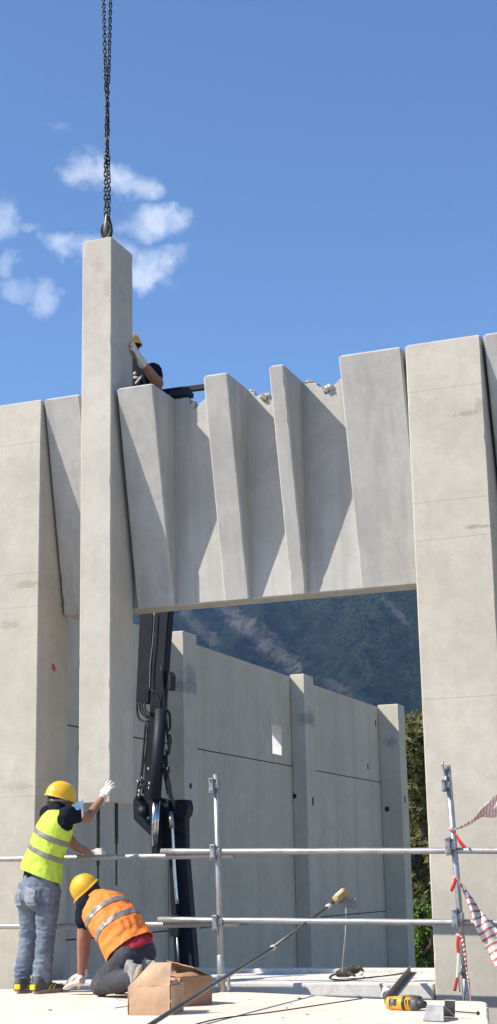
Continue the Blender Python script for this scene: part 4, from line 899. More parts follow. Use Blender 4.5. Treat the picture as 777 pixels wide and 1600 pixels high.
M_PANTS = mat('work_trousers', (.042, .043, .052), .85, var=.22, scale=9, bump=.35, bscale=90, dirt=((.12, .115, .11), 6, .45))
M_MASK = mat('mask_blue', (.30, .60, .78), .8, var=.05); M_MASKW = mat('mask_white', (.75, .77, .78), .8, var=.04)
M_GLASS = mat('goggle_grey', (.24, .23, .23), .25, var=.1)
def denim():
    m = bpy.data.materials.new('denim'); m.use_nodes = True; t = NT(m.node_tree); b = t.n['Principled BSDF']; pos = t.new('ShaderNodeNewGeometry').outputs['Position']
    base = t.mix(t.rng(t.noise(pos, 5, 5, .6), .32, .68), (.10, .125, .17, 1), (.19, .225, .28, 1))
    base = t.mix(t.math('MULTIPLY', t.rng(t.noise(t.scaled(pos, (7, 7, 26)), 1, 4, .55), .54, .72), .4), base, (.31, .335, .36, 1))
    base = t.mix(t.math('MULTIPLY', t.noise(pos, 420, 2), .25), base, (.05, .07, .11, 1))
    t.put(b.inputs['Base Color'], base); b.inputs['Roughness'].default_value = .9; b.inputs['Specular IOR Level'].default_value = .15
    bp = t.new('ShaderNodeBump', i_Height=t.noise(t.scaled(pos, (22, 22, 60)), 1, 4), i_Strength=.5, i_Distance=.01); t.put(b.inputs['Normal'], bp.outputs[0]); return m
M_DENIM = denim()

def fold_warp(amp, sc, zones=(), seed=0):
    """cloth folds: anisotropic noise, stronger in the given zones (centre, radius, gain, axis)"""
    def f(p):
        q = Vector((p.x * sc[0], p.y * sc[1], p.z * sc[2])) + Vector((seed, 0, 0))
        k = 1.0
        for c, r, gn in zones: k += gn * max(0, 1 - (p - c).length / r)
        n = mnoise.noise(q) + .5 * mnoise.noise(q * 2.1)
        rid = (1 - abs(mnoise.noise(q * 1.3 + Vector((9, 9, 9)))) * 2.4)
        return amp * k * (n * .6 + rid * .5)
    return f
def clothe(name, m, voxel, material, parent, warp=None, it=4):
    v, f = fuse(m, voxel, it, warp); return mesh_ob(name, v, f, material, parent, True)
def cut_keep(o, planes):
    """trim a mesh by (point, normal) planes, keeping the side the normal points to"""
    org = WLOC[o.name]; bm = bmesh.new(); bm.from_mesh(o.data)
    for p, nn in planes: bmesh.ops.bisect_plane(bm, geom=bm.verts[:] + bm.edges[:] + bm.faces[:], plane_co=Vector(p) - org, plane_no=nn, clear_inner=True)
    bm.to_mesh(o.data); bm.free()
def band_on(src, p0, p1, nrm, material, off=.004, name='reflective_band', extra=(), th=.003):
    """strip of the garment between two planes, lifted off its surface"""
    org = WLOC[src.name]; me = src.data.copy(); me.name = name; bm = bmesh.new(); bm.from_mesh(me); bm.normal_update()
    for v in bm.verts: v.co += v.normal * off
    for p, nn in [(p0, nrm), (p1, -nrm)] + list(extra): bmesh.ops.bisect_plane(bm, geom=bm.verts[:] + bm.edges[:] + bm.faces[:], plane_co=Vector(p) - org, plane_no=nn, clear_inner=True)
    bm.to_mesh(me); bm.free(); me.materials.clear(); me.materials.append(material)
    o = bpy.data.objects.new(name, me); COL.objects.link(o); o.parent = src; WLOC[o.name] = org
    sd = o.modifiers.new('thickness', 'SOLIDIFY'); sd.thickness = th; sd.offset = -1
    return o
def hand(m, wrist, d, nrm, side, curl, rs=1.0, thumb=.7, spread=.12, L=1.0):
    """palm, four separate fingers with knuckles, thumb from the side of the palm; nrm = the way the palm faces"""
    d = Vector(d).normalized(); nrm = Vector(nrm); nrm = (nrm - d * nrm.dot(d)).normalized(); l = d.cross(nrm) * side
    W = Vector(wrist)
    m.ell([(W - d * .03, l * .030 * rs, nrm * .024 * rs), (W, l * .031 * rs, nrm * .021 * rs), (W + d * .035 * L, l * .040 * rs, nrm * .018 * rs), (W + d * .075 * L, l * .043 * rs, nrm * .016 * rs), (W + d * .096 * L, l * .039 * rs, nrm * .012 * rs)], 14)
    for k, (o, ln) in enumerate(zip((-.031, -.0105, .0105, .030), (.066, .078, .083, .074))):
        p = W + d * (.088 - .008 * (k == 0)) * L + l * o; fd = (d + l * spread * (o / .03)).normalized(); pts = [p]; a = 0; c = curl[k] if isinstance(curl, (list, tuple)) else curl
        for j, fr in enumerate((.44, .32, .24)):
            a += c * (.8, 1.0, .7)[j]; q = pts[-1] + (fd * math.cos(a) + nrm * math.sin(a)) * ln * fr * L; pts.append(q)
        m.limb(pts, [.0105 * rs, .0100 * rs, .0092 * rs, .0082 * rs], 8)
    p = W + d * .028 * L + l * .026; td = (d * .72 + l * thumb + nrm * .25).normalized(); q = p + td * .042 * L; t2 = (d * .9 + l * thumb * .5 + nrm * (.25 + .2)).normalized()
    m.limb([p, q, q + t2 * .030 * L, q + t2 * .052 * L], [.015 * rs, .0135 * rs, .0115 * rs, .0095 * rs], 8)
    return m
def head_on(m, c, up, fw, s=1.0):
    """skull, jaw, nose, brow, ears, lips; c = centre of the head, eyes at half height"""
    up = Vector(up).normalized(); fw = Vector(fw); fw = (fw - up * fw.dot(up)).normalized(); sd = fw.cross(up)
    rot = Matrix((sd, fw, up)).transposed()
    m.ball(c + up * .022 * s - fw * .008 * s, .1 * s, .77, .97, .95, rot, 18); m.ball(c - up * .045 * s + fw * .03 * s, .07 * s, .82, .95, 1.05, rot, 14)
    m.limb([c + up * .012 * s + fw * .093 * s, c - up * .018 * s + fw * .112 * s, c - up * .03 * s + fw * .102 * s], [.009 * s, .013 * s, .015 * s], 8)
    m.limb([c + fw * .084 * s + up * .024 * s - sd * .04 * s, c + fw * .093 * s + up * .026 * s, c + fw * .084 * s + up * .024 * s + sd * .04 * s], [.010 * s] * 3, 8)
    m.limb([c + fw * .086 * s - up * .058 * s - sd * .022 * s, c + fw * .096 * s - up * .058 * s, c + fw * .086 * s - up * .058 * s + sd * .022 * s], [.009 * s, .011 * s, .009 * s], 8)
    for k in (-1, 1):
        m.ball(c + sd * k * .078 * s - fw * .012 * s - up * .005 * s, .03 * s, .35, .7, 1.05, rot, 10)
    return rot
def eyes(c, rot, parent, s=1.0):
    for k in (-1, 1):
        m = M(); m.ball(c + rot @ Vector((k * .031 * s, .082 * s, .006 * s)), .011 * s); m.build('eye', M_MASKW, parent, True)
def hard_hat(c, rot, parent, s=1.0, tilt=0.0, material=None):
    """shell with centre ridge, rim and peak, strap inside"""
    rt = rot @ Matrix.Rotation(tilt, 3, 'X'); V = []; Fc = []; n = 40; mrows = 12
    for j in range(mrows + 1):
        a = (math.pi / 2) * j / mrows
        for i in range(n):
            b_ = 2 * math.pi * i / n; x, y = math.sin(b_), math.cos(b_)
            r = math.sin(a) ** .9; z = math.cos(a)
            ridge_ = .010 * math.exp(-(x * r * 5.2) ** 2) * (1 if z > .25 else z * 4) + .006 * (math.exp(-((abs(x * r) - .42) * 9) ** 2)) * (1 if z > .25 else z * 4)
            V.append(Vector((x * r * .112, y * r * .138, z * .118 + ridge_)))
    for j in range(mrows):
        for i in range(n): Fc.append((j * n + i, j * n + (i + 1) % n, (j + 1) * n + (i + 1) % n, (j + 1) * n + i))
    k = len(V)
    for (gr, dz) in ((1.0, -.012), (1.075, -.020), (1.08, -.026), (1.0, -.022), (.96, -.016)):
        for i in range(n):
            b_ = 2 * math.pi * i / n; x, y = math.sin(b_), math.cos(b_); pk = max(0, y) ** 2.2 * .042 if gr > 1 else 0
            V.append(Vector((x * .112 * gr, y * (.138 * gr) + pk, dz - pk * .35)))
    rows = [mrows * n] + [k + q * n for q in range(5)]
    for q in range(5):
        for i in range(n): Fc.append((rows[q] + i, rows[q] + (i + 1) % n, rows[q + 1] + (i + 1) % n, rows[q + 1] + i))
    vv = [c + rt @ (v * s * 1.04 + Vector((0, 0, .035 * s))) for v in V]
    o = mesh_ob('hard_hat', vv, Fc, material or M_HAT, parent, True)
    m = M(); m.ell([(c + rt @ Vector((0, -.004, z * s)), rt @ Vector((.106 * s, 0, 0)), rt @ Vector((0, .128 * s, 0))) for z in (.012, .034)], 24, False); sv = m.build('headband', M_BLACK, o, True)
    return o
def shoe(heel, toe, parent, upper, sole, trim=None, h=.085, w=.048, up=Vector((0, 0, 1))):
    heel, toe = Vector(heel), Vector(toe); d = (toe - heel).normalized(); L = (toe - heel).length; sd = d.cross(up).normalized(); up = sd.cross(d)
    P = lambda t, z: heel + d * (L * t) + up * z
    m = M(); m.ell([(P(.0, h * .55), sd * w * .55, up * h * .35), (P(.06, h * .58), sd * w * .85, up * h * .52), (P(.22, h * .62), sd * w * .88, up * h * .60), (P(.42, h * .52), sd * w * .92, up * h * .50), (P(.66, h * .38), sd * w * 1.02, up * h * .34), (P(.88, h * .30), sd * w * .9, up * h * .25), (P(1.0, h * .27), sd * w * .5, up * h * .15)], 16)
    m.ell([(P(.17, h * .7), sd * w * .8, d * .055), (P(.17, h * 1.25), sd * w * .78, d * .052)], 14)
    v, f = fuse(m, .007, 3); o = mesh_ob('shoe', v, f, upper, parent, True)
    m = M(); rg = []
    for z, g_ in ((0, .97), (.006, 1.04), (.024, 1.05), (.030, 1.0)):
        r = []
        for i in range(28):
            a = 2 * math.pi * i / 28; t = .5 - .5 * math.cos(a) * 1.02; wd = w * (1.0 - .22 * math.sin(math.pi * min(1, max(0, (t - .1) / .55)) * 1.0) * .6 + .1 * math.sin(math.pi * t)) ; r.append(P(t, z) + sd * wd * math.sin(a) * g_ * (.93 + .1 * t))
        rg.append(r)
    m.rings(rg); m.build('sole', sole, o)
    if trim:
        for s_ in (-1, 1):
            m = M()
            for t0, t1 in ((.36, .46), (.48, .56)): m.tube([P(t0 - .04, .03) + sd * s_ * w * .95, P(t0 + .02, .05) + sd * s_ * w * .93, P(t1 + .02, .075) + sd * s_ * w * .62], .006, 6)
            m.build('stripe', trim, o, True)
        m = M(); m.box(P(.01, .055) - d * .012, (.05, .02, .04), Matrix((sd, d, up)).transposed(), .006); m.build('heel_tab', trim, o)
        m = M()
        for t in (.36, .44, .52): m.tube([P(t, h * 1.02 - t * .05) + sd * w * .4, P(t + .02, h * 1.06 - t * .05), P(t, h * 1.02 - t * .05) - sd * w * .4], .004, 6)
        m.build('laces', trim, o, True)
    return o

# ------------------------------------------------------------------ 1: standing worker in the yellow vest
def person_standing():
    root = thing('person', (-6.45, 11.5, 0), 'standing person in yellow hi-vis vest, jeans and hard hat guiding the hanging column', 'person', 'site workers')
    fw = Vector((.42, .91, 0)).normalized(); sd = Vector((fw.y, -fw.x, 0))
    pel = A(61, 1388, 11.50); wai = A(65, 1352, 11.49); che = A(84, 1298, 11.50); nk = A(91, 1266, 11.52); hd = A(93.5, 1252, 11.57)
    shR = A(107, 1272, 11.44); shL = A(76, 1272, 11.60)
    elR = A(137, 1278, 11.76); wrR = A(161, 1246, 11.97); haR = A(171, 1226, 12.06)
    elL = A(118, 1322, 11.82); wrL = A(142, 1335, 12.10)
    hpR, knR, anR = A(76, 1392, 11.47), A(72, 1455, 11.50), A(66, 1528, 11.50)
    hpL, knL, anL = A(45, 1390, 11.55), A(46, 1455, 11.60), A(36, 1530, 11.60)
    up = (nk - wai).normalized()
    def torso(m, g=0.0, g2=0.0):
        m.ell([(pel - up * .09, sd * (.13 + g), fw * (.10 + g)), (pel, sd * (.172 + g), fw * (.125 + g)), (wai, sd * (.155 + g), fw * (.115 + g)), (che - up * .08, sd * (.168 + g2), fw * (.125 + g2)), (che + up * .04, sd * (.185 + g2), fw * (.125 + g2)), (nk - up * .035, sd * (.125 + g2), fw * (.085 + g2)), (nk + up * .01, sd * (.06 + g2 * .3), fw * (.06 + g2 * .3))], 18)
    # the body, one continuous surface
    m = M(); torso(m); m.limb([nk - up * .03, hd - Vector((0, 0, .04))], [.062, .055]); rot = head_on(m, hd, up * .6 + Vector((0, 0, .5)), fw + sd * .25)
    m.limb([shR, elR, wrR], [.058, .044, .031]); m.limb([shL, elL, wrL], [.058, .043, .031])
    m.limb([hpR, knR, anR], [.082, .056, .042]); m.limb([hpL, knL, anL], [.082, .056, .042])
    for an, t in ((anR, (A(104, 1547, 11.72))), (anL, A(48, 1549, 11.78))): m.limb([an, an + (t - an) * .5 - Vector((0, 0, .02)), an.lerp(t, .8) + Vector((0, 0, .025))], [.036, .022, .014])
    dR = (haR - wrR).normalized(); dR = (dR + Vector((.30, .10, .55))).normalized(); nR = Vector((.25, 1, .1))
    dL = Vector((.85, .45, .15)).normalized(); nL = Vector((.1, .55, -.4))
    hand(m, wrR, dR, nR, 1, .18, .8); hand(m, wrL, dL, nL, 1, .85, .8)
    v, f = fuse(m, .009, 4); body = mesh_ob('body', v, f, M_SKIN, root, True)
    for (w_, d_, n_, c_) in ((wrR, dR, nR, [.35, .2, .12, .08]), (wrL, dL, nL, .85)):
        m = M(); hand(m, w_, d_, n_, 1, c_, 1.16, spread=.22, L=1.04); m.limb([w_ - d_ * .045, w_ + d_ * .01], [.037, .036], 14); clothe('glove', m, .0042, M_GLOVE, root, None, 2)
    # shirt: sleeves and collar
    m = M(); torso(m, .006, .008); m.limb([shR + (shL - shR) * .1, shR, shR.lerp(elR, .42)], [.068, .071, .066]); m.limb([shL, shL.lerp(elL, .6)], [.074, .066]); m.ball(shR, .072); m.ball(shL, .079); m.limb([nk - up * .04, nk + up * .015], [.075, .068])
    clothe('shirt', m, .010, M_TSHIRT, root, fold_warp(.005, (16, 16, 16), [(shR.lerp(elR, .4), .2, 1.2)]))
    # vest
    hem = pel + up * .0
    m = M(); m.ell([(pel - up * .05 + sd * .02, sd * .235, fw * .172), (pel + up * .04, sd * .222, fw * .165), (wai + up * .02, sd * .200, fw * .155), (che - up * .07, sd * .194, fw * .152), (che + up * .05, sd * .182, fw * .145), (nk - up * .05, sd * .150, fw * .11), (nk - up * .0, sd * .085, fw * .085)], 22)
    vest = clothe('safety_vest', m, .010, M_LIME, root, fold_warp(.011, (8, 8, 7), [(wai, .3, .7)], 3), 3)
    hn = (up + sd * .10).normalized()
    cut_keep(vest, [(A(68, 1371, 11.42), (up + sd * .03 + fw * .05).normalized()), (nk - up * .005, -(up * 1.0 + fw * .45).normalized())])
    # armholes
    bm = bmesh.new(); bm.from_mesh(vest.data); org = WLOC[vest.name]
    kill = [f_ for f_ in bm.faces if any(((f_.calc_center_median() + org) - c_).length < r_ for c_, r_ in ((shR + sd * .035 - up * .045, .098), (shL - sd * .035 - up * .045, .098)))]
    bmesh.ops.delete(bm, geom=kill, context='FACES'); bm.to_mesh(vest.data); bm.free()
    sdm = vest.modifiers.new('thickness', 'SOLIDIFY'); sdm.thickness = .004
    for (px, py) in ((80, 1309.5), (72, 1335)):
        c = A(px, py, 11.4); bn = (up + sd * .13 + fw * .05).normalized(); band_on(vest, c - bn * .021, c + bn * .021, bn, M_BAND, .0045)
    c = nk - up * .02; band_on(vest, vest and (c - up * .3), c + up * .3, up, mat('vest_piping', (.72, .85, .25), .7), .003, 'piping', [(shR + sd * .0 - up * .04 - (sd).normalized() * .03, sd)], .002) if False else None
    # jeans
    m = M(); m.ell([(pel - up * .10, sd * .155, fw * .125), (pel - up * .03, sd * .186, fw * .142), (pel + up * .06, sd * .186, fw * .142), (pel + up * .13, sd * .184, fw * .140)], 18)
    m.limb([hpR - Vector((0, 0, .0)), hpR.lerp(knR, .5), knR, knR.lerp(anR, .45), anR + Vector((0, 0, .05)), anR + Vector((0, 0, -.01))], [.105, .097, .080, .077, .078, .074], 14)
    m.limb([hpL, hpL.lerp(knL, .5), knL, knL.lerp(anL, .45), anL + Vector((0, 0, .05)), anL + Vector((0, 0, -.01))], [.103, .092, .076, .073, .074, .068], 14)
    m.ball(pel - fw * .065 + sd * .085 - up * .08, .092, .95, .8, 1.2); m.ball(pel - fw * .065 - sd * .080 - up * .08, .088, .95, .8, 1.2)
    zones = [(knR, .15, 1.6), (knL, .15, 1.6), (anR, .20, 2.0), (anL, .20, 2.0), (pel - Vector((0, 0, .14)), .16, 1.0)]
    jeans = clothe('jeans', m, .0085, M_DENIM, root, fold_warp(.0085, (8, 8, 22), zones, 1), 3)
    # back pockets
    def patch(cx_, cz, wd, hg, nm, parent, material, off=.005):
        cen = pel + sd * cx_ - up * cz; org = WLOC[parent.name]; me = parent.data.copy(); bm = bmesh.new(); bm.from_mesh(me); bm.normal_update()
        for v_ in bm.verts: v_.co += v_.normal * off
        for p_, n_ in ((cen - sd * wd, sd), (cen + sd * wd, -sd), (cen + up * hg, -up), (cen - up * hg + sd * 0, (up + sd * .4).normalized()), (cen - up * hg, (up - sd * .4).normalized()), (cen - fw * .02, -fw)):
            bmesh.ops.bisect_plane(bm, geom=bm.verts[:] + bm.edges[:] + bm.faces[:], plane_co=Vector(p_) - org, plane_no=n_, clear_inner=True)
        bm.to_mesh(me); bm.free(); me.name = nm; me.materials.clear(); me.materials.append(material); o = bpy.data.objects.new(nm, me); COL.objects.link(o); o.parent = parent
        sd_ = o.modifiers.new('thickness', 'SOLIDIFY'); sd_.thickness = .006; sd_.offset = -1
    M_POCK = mat('denim_pocket', (.21, .235, .27), .9, var=.2, scale=12, bump=.3, bscale=80)
    patch(.085, .10, .062, .075, 'back_pocket', jeans, M_POCK); patch(-.095, .10, .055, .075, 'back_pocket', jeans, M_POCK)
    # shoes
    shoe(G(52, 1553.5), G(104, 1547.5), root, M_SHOE, M_SOLE, M_YELTRIM, .095, .05); shoe(G(27, 1553), G(46, 1545), root, M_SHOE, M_SOLE, M_YELTRIM, .095, .05)
    # head gear
    m = M(); m.ball(hd + rot @ Vector((0, -.03, .0)), .098, .82, .86, .98, rot, 16); hair = m.build('hair', M_HAIR, root, True)
    hard_hat(hd + rot @ Vector((0, 0, .012)), rot, root, .95, R_(-6))
    m = M(); P_ = [rot @ Vector((x, y, z)) + hd for x, y, z in ((.0, .112, .008), (.05, .10, .012), (.086, .05, .016), (.094, .0, .014), (.085, -.045, .008), (.05, -.088, .0), (.0, -.105, -.004))]
    P2_ = [rot @ Vector((-x, y, z)) + hd for x, y, z in ((.0, .112, .008), (.05, .10, .012), (.086, .05, .016), (.094, .0, .014), (.085, -.045, .008), (.05, -.088, .0), (.0, -.105, -.004))]
    m.tube(catmull(P_, 4), .010, 6); m.tube(catmull(P2_, 4), .010, 6); m.build('goggles_strap', M_GLASS, root, True)
    # face mask pushed up on the upper arm
    ax = (elR - shR).normalized(); c = shR.lerp(elR, .80); u = ax.cross(Vector((0, 0, 1))).normalized(); w_ = u.cross(ax)
    V, Fc = sheet(A(112, 1259, 11.44), A(128, 1249, 11.47), A(130, 1263, 11.50), A(121, 1266, 11.46), .003, 8, 6, .02, 3); mk = mesh_ob('face_mask', V, Fc, M_MASK, root, True)
    V, Fc = sheet(A(127.5, 1249, 11.46), A(130.5, 1249, 11.50), A(131, 1276, 11.56), A(128.5, 1279, 11.54), .003, 4, 8, .006, 4); mesh_ob('mask_edge', V, Fc, M_MASKW, mk, True)
    return root
person_standing()

# ------------------------------------------------------------------ 2: kneeling worker in the orange vest
def person_kneeling():
    root = thing('person', (-5.6, 11.2, 0), 'person in orange hi-vis vest and hard hat kneeling on the deck beside the boxes', 'person', 'site workers')
    pel = A(207, 1487, 11.20); lum = A(192, 1458, 11.22); che = A(164, 1422, 11.28); nk = A(148, 1404, 11.33); hd = A(138, 1394, 11.38)
    ax = (nk - pel).normalized()
    plt_ = A(206, 1496, 11.20)
    bk = Vector((.32, -.58, .55)); bk = (bk - ax * bk.dot(ax)).normalized(); sd = ax.cross(bk).normalized()      # outward from the back; across the shoulders
    if sd.z > 0: sd = -sd
    shN = A(134, 1412, 11.22); elN = A(129, 1466, 11.24); wrN = A(127, 1526, 11.36)
    shF = A(160, 1402, 11.48); elF = A(136, 1458, 11.56); wrF = A(130, 1522, 11.60)
    hpN, knN, anN = A(198, 1496, 11.10), A(156, 1540, 11.18), A(212, 1527, 10.90)
    hpF, knF, anF = A(222, 1492, 11.32), A(185, 1540, 11.45), A(236, 1517, 11.22)
    knN.z = max(knN.z, .075); knF.z = max(knF.z, .075)
    m = M()
    m.ell([(plt_ - ax * .11, sd * .11, bk * .08), (plt_, sd * .15, bk * .11), (lum, sd * .155, bk * .115), (che - ax * .04, sd * .168, bk * .125), (che + ax * .05, sd * .178, bk * .12), (nk - ax * .03, sd * .115, bk * .085), (nk + ax * .01, sd * .058, bk * .058)], 18)
    m.limb([nk - ax * .03, hd - ax * .02], [.06, .055]); hup = (Vector((-.52, -.28, .58))).normalized(); hfw = Vector((-.75, .35, -.5)); rot = head_on(m, hd, hup, hfw)
    m.limb([shN, elN, wrN], [.058, .047, .031]); m.limb([shF, elF, wrF], [.056, .044, .031])
    m.limb([hpN, knN, anN], [.085, .062, .044]); m.limb([hpF, knF, anF], [.085, .062, .044])
    m.limb([anN, anN + Vector((.03, -.02, -.09))], [.042, .032]); m.limb([anF, anF + Vector((.03, -.02, -.09))], [.042, .032])
    dN, nN = Vector((-.72, .25, -.20)).normalized(), Vector((-.2, .1, -1)); wN = A(125, 1534, 11.30); wN.z = max(wN.z, .05)
    m.limb([wrN, wN], [.031, .03]); hand(m, wN, dN, nN, -1, .12, .8); dF, nF = Vector((-.75, .05, -.22)), Vector((-.2, .1, -1)); hand(m, wrF, dF, nF, 1, .4, .8)
    v, f = fuse(m, .009, 4); mesh_ob('body', v, f, M_SKIN, root, True)
    for (w_, d_, n_, s_, c_, wr0) in ((wN, dN, nN, -1, .14, wrN), (wrF, dF, nF, 1, .4, elF.lerp(wrF, .85))):
        m = M(); hand(m, w_, d_, n_, s_, c_, 1.22, spread=.2, L=1.05); m.limb([wr0.lerp(w_, .3), w_ + d_.normalized() * .01], [.036, .038], 14); clothe('glove', m, .0042, M_GLOVE, root, None, 2)
    m = M(); m.ell([(pel - ax * .06, sd * .172, bk * .148), (pel + ax * .0, sd * .186, bk * .158), (pel + ax * .06, sd * .184, bk * .15), (lum, sd * .166, bk * .13), (lum + ax * .06, sd * .165, bk * .13)], 18)
    clothe('red_undershirt', m, .010, M_RED, root, fold_warp(.004, (14, 14, 14)))
    m = M(); m.ell([(lum + ax * .1, sd * .165, bk * .128), (che, sd * .182, bk * .134), (nk - ax * .03, sd * .125, bk * .095), (nk + ax * .0, sd * .072, bk * .07)], 18)
    m.limb([shN, shN.lerp(elN, .56)], [.076, .070]); m.limb([shF, shF.lerp(elF, .55)], [.074, .068]); clothe('shirt', m, .010, M_TSHIRT, root, fold_warp(.006, (14, 14, 14), [(shN.lerp(elN, .4), .2, 1.0)]))
    m = M(); m.ell([(pel - ax * .01, sd * .218, bk * .174), (pel + ax * .09, sd * .212, bk * .172), (lum + ax * .03, sd * .205, bk * .168), (che - ax * .05, sd * .200, bk * .162), (che + ax * .04, sd * .190, bk * .150), (nk - ax * .03, sd * .145, bk * .115), (nk + ax * .02, sd * .085, bk * .085)], 22)
    vest = clothe('safety_vest', m, .010, M_ORANGE, root, fold_warp(.011, (9, 9, 9), [(lum + bk * .1, .25, .9)], 5), 3)
    cut_keep(vest, [(pel + ax * .035, (ax + bk * .12).normalized()), (nk + ax * .015, -(ax - bk * .35).normalized()), (pel - bk * .10, (bk + ax * .05).normalized())])
    bm = bmesh.new(); bm.from_mesh(vest.data); org = WLOC[vest.name]
    kill = [f_ for f_ in bm.faces if any(((f_.calc_center_median() + org) - c_).length < r_ for c_, r_ in ((shN - ax * .035 - bk * .03, .096), (shF - ax * .03 - bk * .03, .096)))]
    bmesh.ops.delete(bm, geom=kill, context='FACES'); bm.to_mesh(vest.data); bm.free()
    sdm = vest.modifiers.new('thickness', 'SOLIDIFY'); sdm.thickness = .004
    L = (nk - pel).length
    for t in (.40, .66):
        c = pel.lerp(nk, t); band_on(vest, c - ax * .024, c + ax * .024, (ax + sd * .0).normalized(), M_BAND, .0045)
    m = M(); m.ell([(plt_ - ax * .12, sd * .12, bk * .10), (plt_ - ax * .06, sd * .172, bk * .142), (plt_ + ax * .02, sd * .180, bk * .150), (plt_ + ax * .075, sd * .176, bk * .146)], 18)
    m.ball(plt_ - ax * .03 + bk * .035 + sd * .08, .11, 1, 1, 1); m.ball(plt_ - ax * .03 + bk * .035 - sd * .08, .11, 1, 1, 1)
    for hp, kn, an in ((hpN, knN, anN), (hpF, knF, anF)):
        m.limb([hp, hp.lerp(kn, .5), kn], [.112, .098, .078], 14); m.limb([kn, kn.lerp(an, .5), an], [.080, .078, .066], 14)
    clothe('work_trousers', m, .009, M_PANTS, root, fold_warp(.0065, (15, 15, 12), [(knN, .2, 1.2), (anN, .2, 1.0), (hpN, .2, .6)], 2), 3)
    # shoes: toes on the deck, soles to the right
    tN = A(206, 1537, 10.86); tN.z = max(.02, tN.z)
    shoe(A(222, 1508, 10.90), tN + Vector((.045, .0, -.03)), root, M_SHOE2, M_SOLE, None, .10, .052, Vector((-.8, -.1, .35)))
    shoe(A(243, 1502, 11.18), A(234, 1536, 11.16), root, M_SHOE2, M_SOLE, None, .10, .052, Vector((-.8, -.1, .35)))
    m = M(); m.ball(hd + rot @ Vector((0, -.03, .0)), .098, .82, .86, .98, rot, 16); m.build('hair', M_HAIR, root, True)
    hard_hat(hd + rot @ Vector((0, 0, .012)), rot, root, .91, R_(4), mat('hard_hat_worn', (.66, .37, .025), .38, var=.1, scale=10, dirt=((.35, .22, .05), 14, .4)))
    return root
person_kneeling()

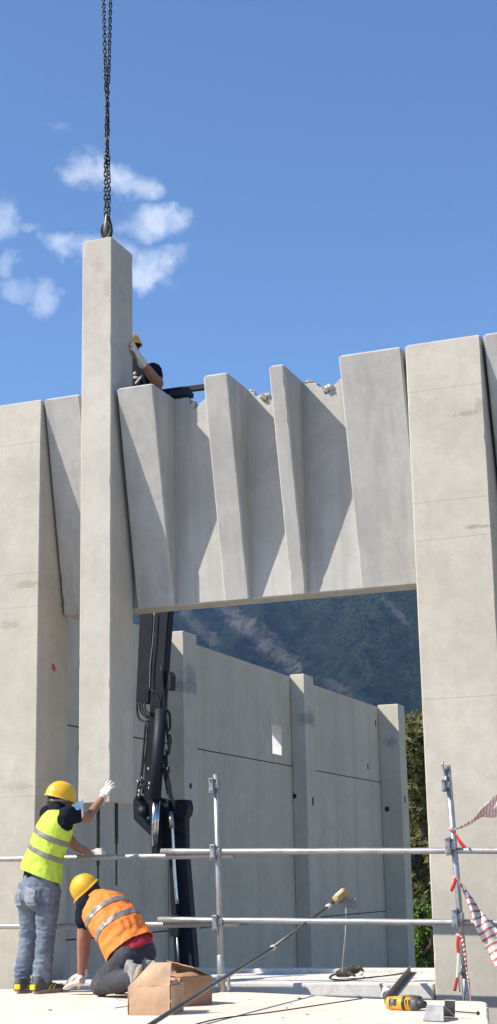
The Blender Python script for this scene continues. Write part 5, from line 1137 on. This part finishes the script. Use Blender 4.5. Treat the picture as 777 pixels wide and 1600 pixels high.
# ------------------------------------------------------------------ 3: worker up behind the beam
def person_platform():
    root = thing('person', (-6.15, 13.35, 4.38), 'person in dark shirt and hard hat up behind the beam, gloved hand on the column', 'person', 'site workers')
    fw = Vector((-.75, -.62, 0)).normalized(); sd = Vector((fw.y, -fw.x, 0))
    hd = A(200, 546, 13.0); up = Vector((-.18, -.10, .95)).normalized()
    sh0 = A(223, 577, 13.02); nk = sh0.lerp(hd, .38); che = sh0 - up * .14; wai = che - Vector((-.03, -.10, .28)); pel = wai - Vector((0, 0, .17))
    shN = A(239, 580, 12.95); elN = A(247, 600, 12.86); wrN = A(220, 562, 12.64); shF = sh0 * 2 - shN; elF = shF + Vector((-.06, .04, -.28)); wrF = elF + Vector((-.05, -.05, -.24))
    m = M(); m.ell([(pel - Vector((0, 0, .09)), sd * .13, fw * .10), (pel, sd * .17, fw * .125), (wai, sd * .155, fw * .115), (che, sd * .18, fw * .125), (sh0 - up * .01, sd * .15, fw * .10), (nk, sd * .06, fw * .06)], 18)
    m.limb([nk - up * .05, hd - up * .03], [.06, .055]); rot = head_on(m, hd, up, fw)
    m.limb([shN, elN, elN.lerp(wrN, .35), wrN], [.062, .060, .056, .032]); m.limb([shF, elF, wrF], [.058, .045, .031])
    for s in (-1, 1):
        hp = pel + sd * s * .09 - Vector((0, 0, .05)); kn = hp + fw * .05 - Vector((0, 0, .40)); an = Vector((kn.x - fw.x * .04, kn.y - fw.y * .04, 4.47)); m.limb([hp, kn, an], [.08, .056, .042]); m.limb([an, an + fw * .13 - Vector((0, 0, .05))], [.04, .03])
    dN = (A(205, 533, 12.50) - wrN).normalized(); nN = Vector((-1, -.25, .1)); hand(m, wrN, dN, nN, -1, .10, .8, thumb=.3); hand(m, wrF, Vector((-.1, -.1, -.9)), Vector((.9, .2, 0)), 1, .3, .8)
    v, f = fuse(m, .009, 4); mesh_ob('body', v, f, M_SKIN, root, True)
    m = M(); hand(m, wrN, dN, nN, -1, [.25, .12, .06, .02], 1.25, thumb=.3, spread=.10, L=1.1); m.limb([wrN - dN * .05, wrN], [.050, .042], 14); clothe('glove', m, .0045, M_GLOVE, root, None, 2)
    m = M(); hand(m, wrF, Vector((-.1, -.1, -.9)), Vector((.9, .2, 0)), 1, .3, 1.2); clothe('glove', m, .0045, M_GLOVE, root, None, 2)
    m = M(); m.ell([(wai - Vector((0, 0, .12)), sd * .18, fw * .14), (wai, sd * .17, fw * .13), (che, sd * .195, fw * .14), (sh0 - up * .01, sd * .165, fw * .115), (nk, sd * .075, fw * .075)], 18); m.limb([shN, shN.lerp(elN, .5)], [.094, .080]); m.limb([shF, shF.lerp(elF, .55)], [.078, .070]); sh = clothe('shirt', m, .010, M_TSHIRT, root, fold_warp(.006, (12, 12, 12)))
    m = M()
    for s in (-1, 1):
        hp = pel + sd * s * .09; kn = hp + fw * .05 - Vector((0, 0, .45)); an = Vector((kn.x - fw.x * .04, kn.y - fw.y * .04, 4.47)); m.limb([hp, kn, an], [.1, .078, .07])
        shoe(an - fw * .06 - Vector((0, 0, .09)), an + fw * .2 - Vector((0, 0, .09)), root, M_SHOE, M_SOLE)
    m.ell([(pel - Vector((0, 0, .08)), sd * .16, fw * .13), (pel + Vector((0, 0, .08)), sd * .172, fw * .132)], 16); clothe('work_trousers', m, .011, M_PANTS, root)
    # harness straps and buckle, chest side
    M_HAR = mat('harness_grey', (.48, .48, .46), .6, var=.2); M_HARG = mat('harness_green', (.05, .10, .06), .7)
    hr = None
    for pts, mt_, r in (([(212, 600), (217, 594), (224, 586)], M_HAR, .013), ([(224, 572), (224, 586), (226, 600)], M_HARG, .012), ([(209, 590), (217, 590)], M_HAR, .012), ([(210, 583), (213, 585)], M_HAR, .018)):
        q = []
        for p in pts:
            hit = A(p[0], p[1], 12.84); q.append(hit)
        m = M(); m.tube(q if len(q) < 3 else catmull(q, 4), r, 8); m.build('harness_strap', mt_, root, True)
    m = M(); m.ball(hd + rot @ Vector((0, -.03, .0)), .098, .82, .86, .98, rot, 16); m.build('hair', M_HAIR, root, True)
    hard_hat(hd + rot @ Vector((0, 0, .012)), rot, root, 1.04, R_(0))
person_platform()
# ================================================================== AIR
hz = M(); hz.box2((-2600, -60, -3.0), (2600, 1980, MTN_TOP + 12))
mh = bpy.data.materials.new('haze_air'); mh.use_nodes = True; t = NT(mh.node_tree); t.n.remove(t.n['Principled BSDF'])
pv = t.new('ShaderNodeVolumePrincipled'); pv.inputs['Color'].default_value = (.30, .52, 1.0, 1); pv.inputs['Density'].default_value = .00011; pv.inputs['Anisotropy'].default_value = .2
t.l.new(pv.outputs[0], t.n['Material Output'].inputs['Volume'])
tag(hz.build('haze', mh), kind='stuff')
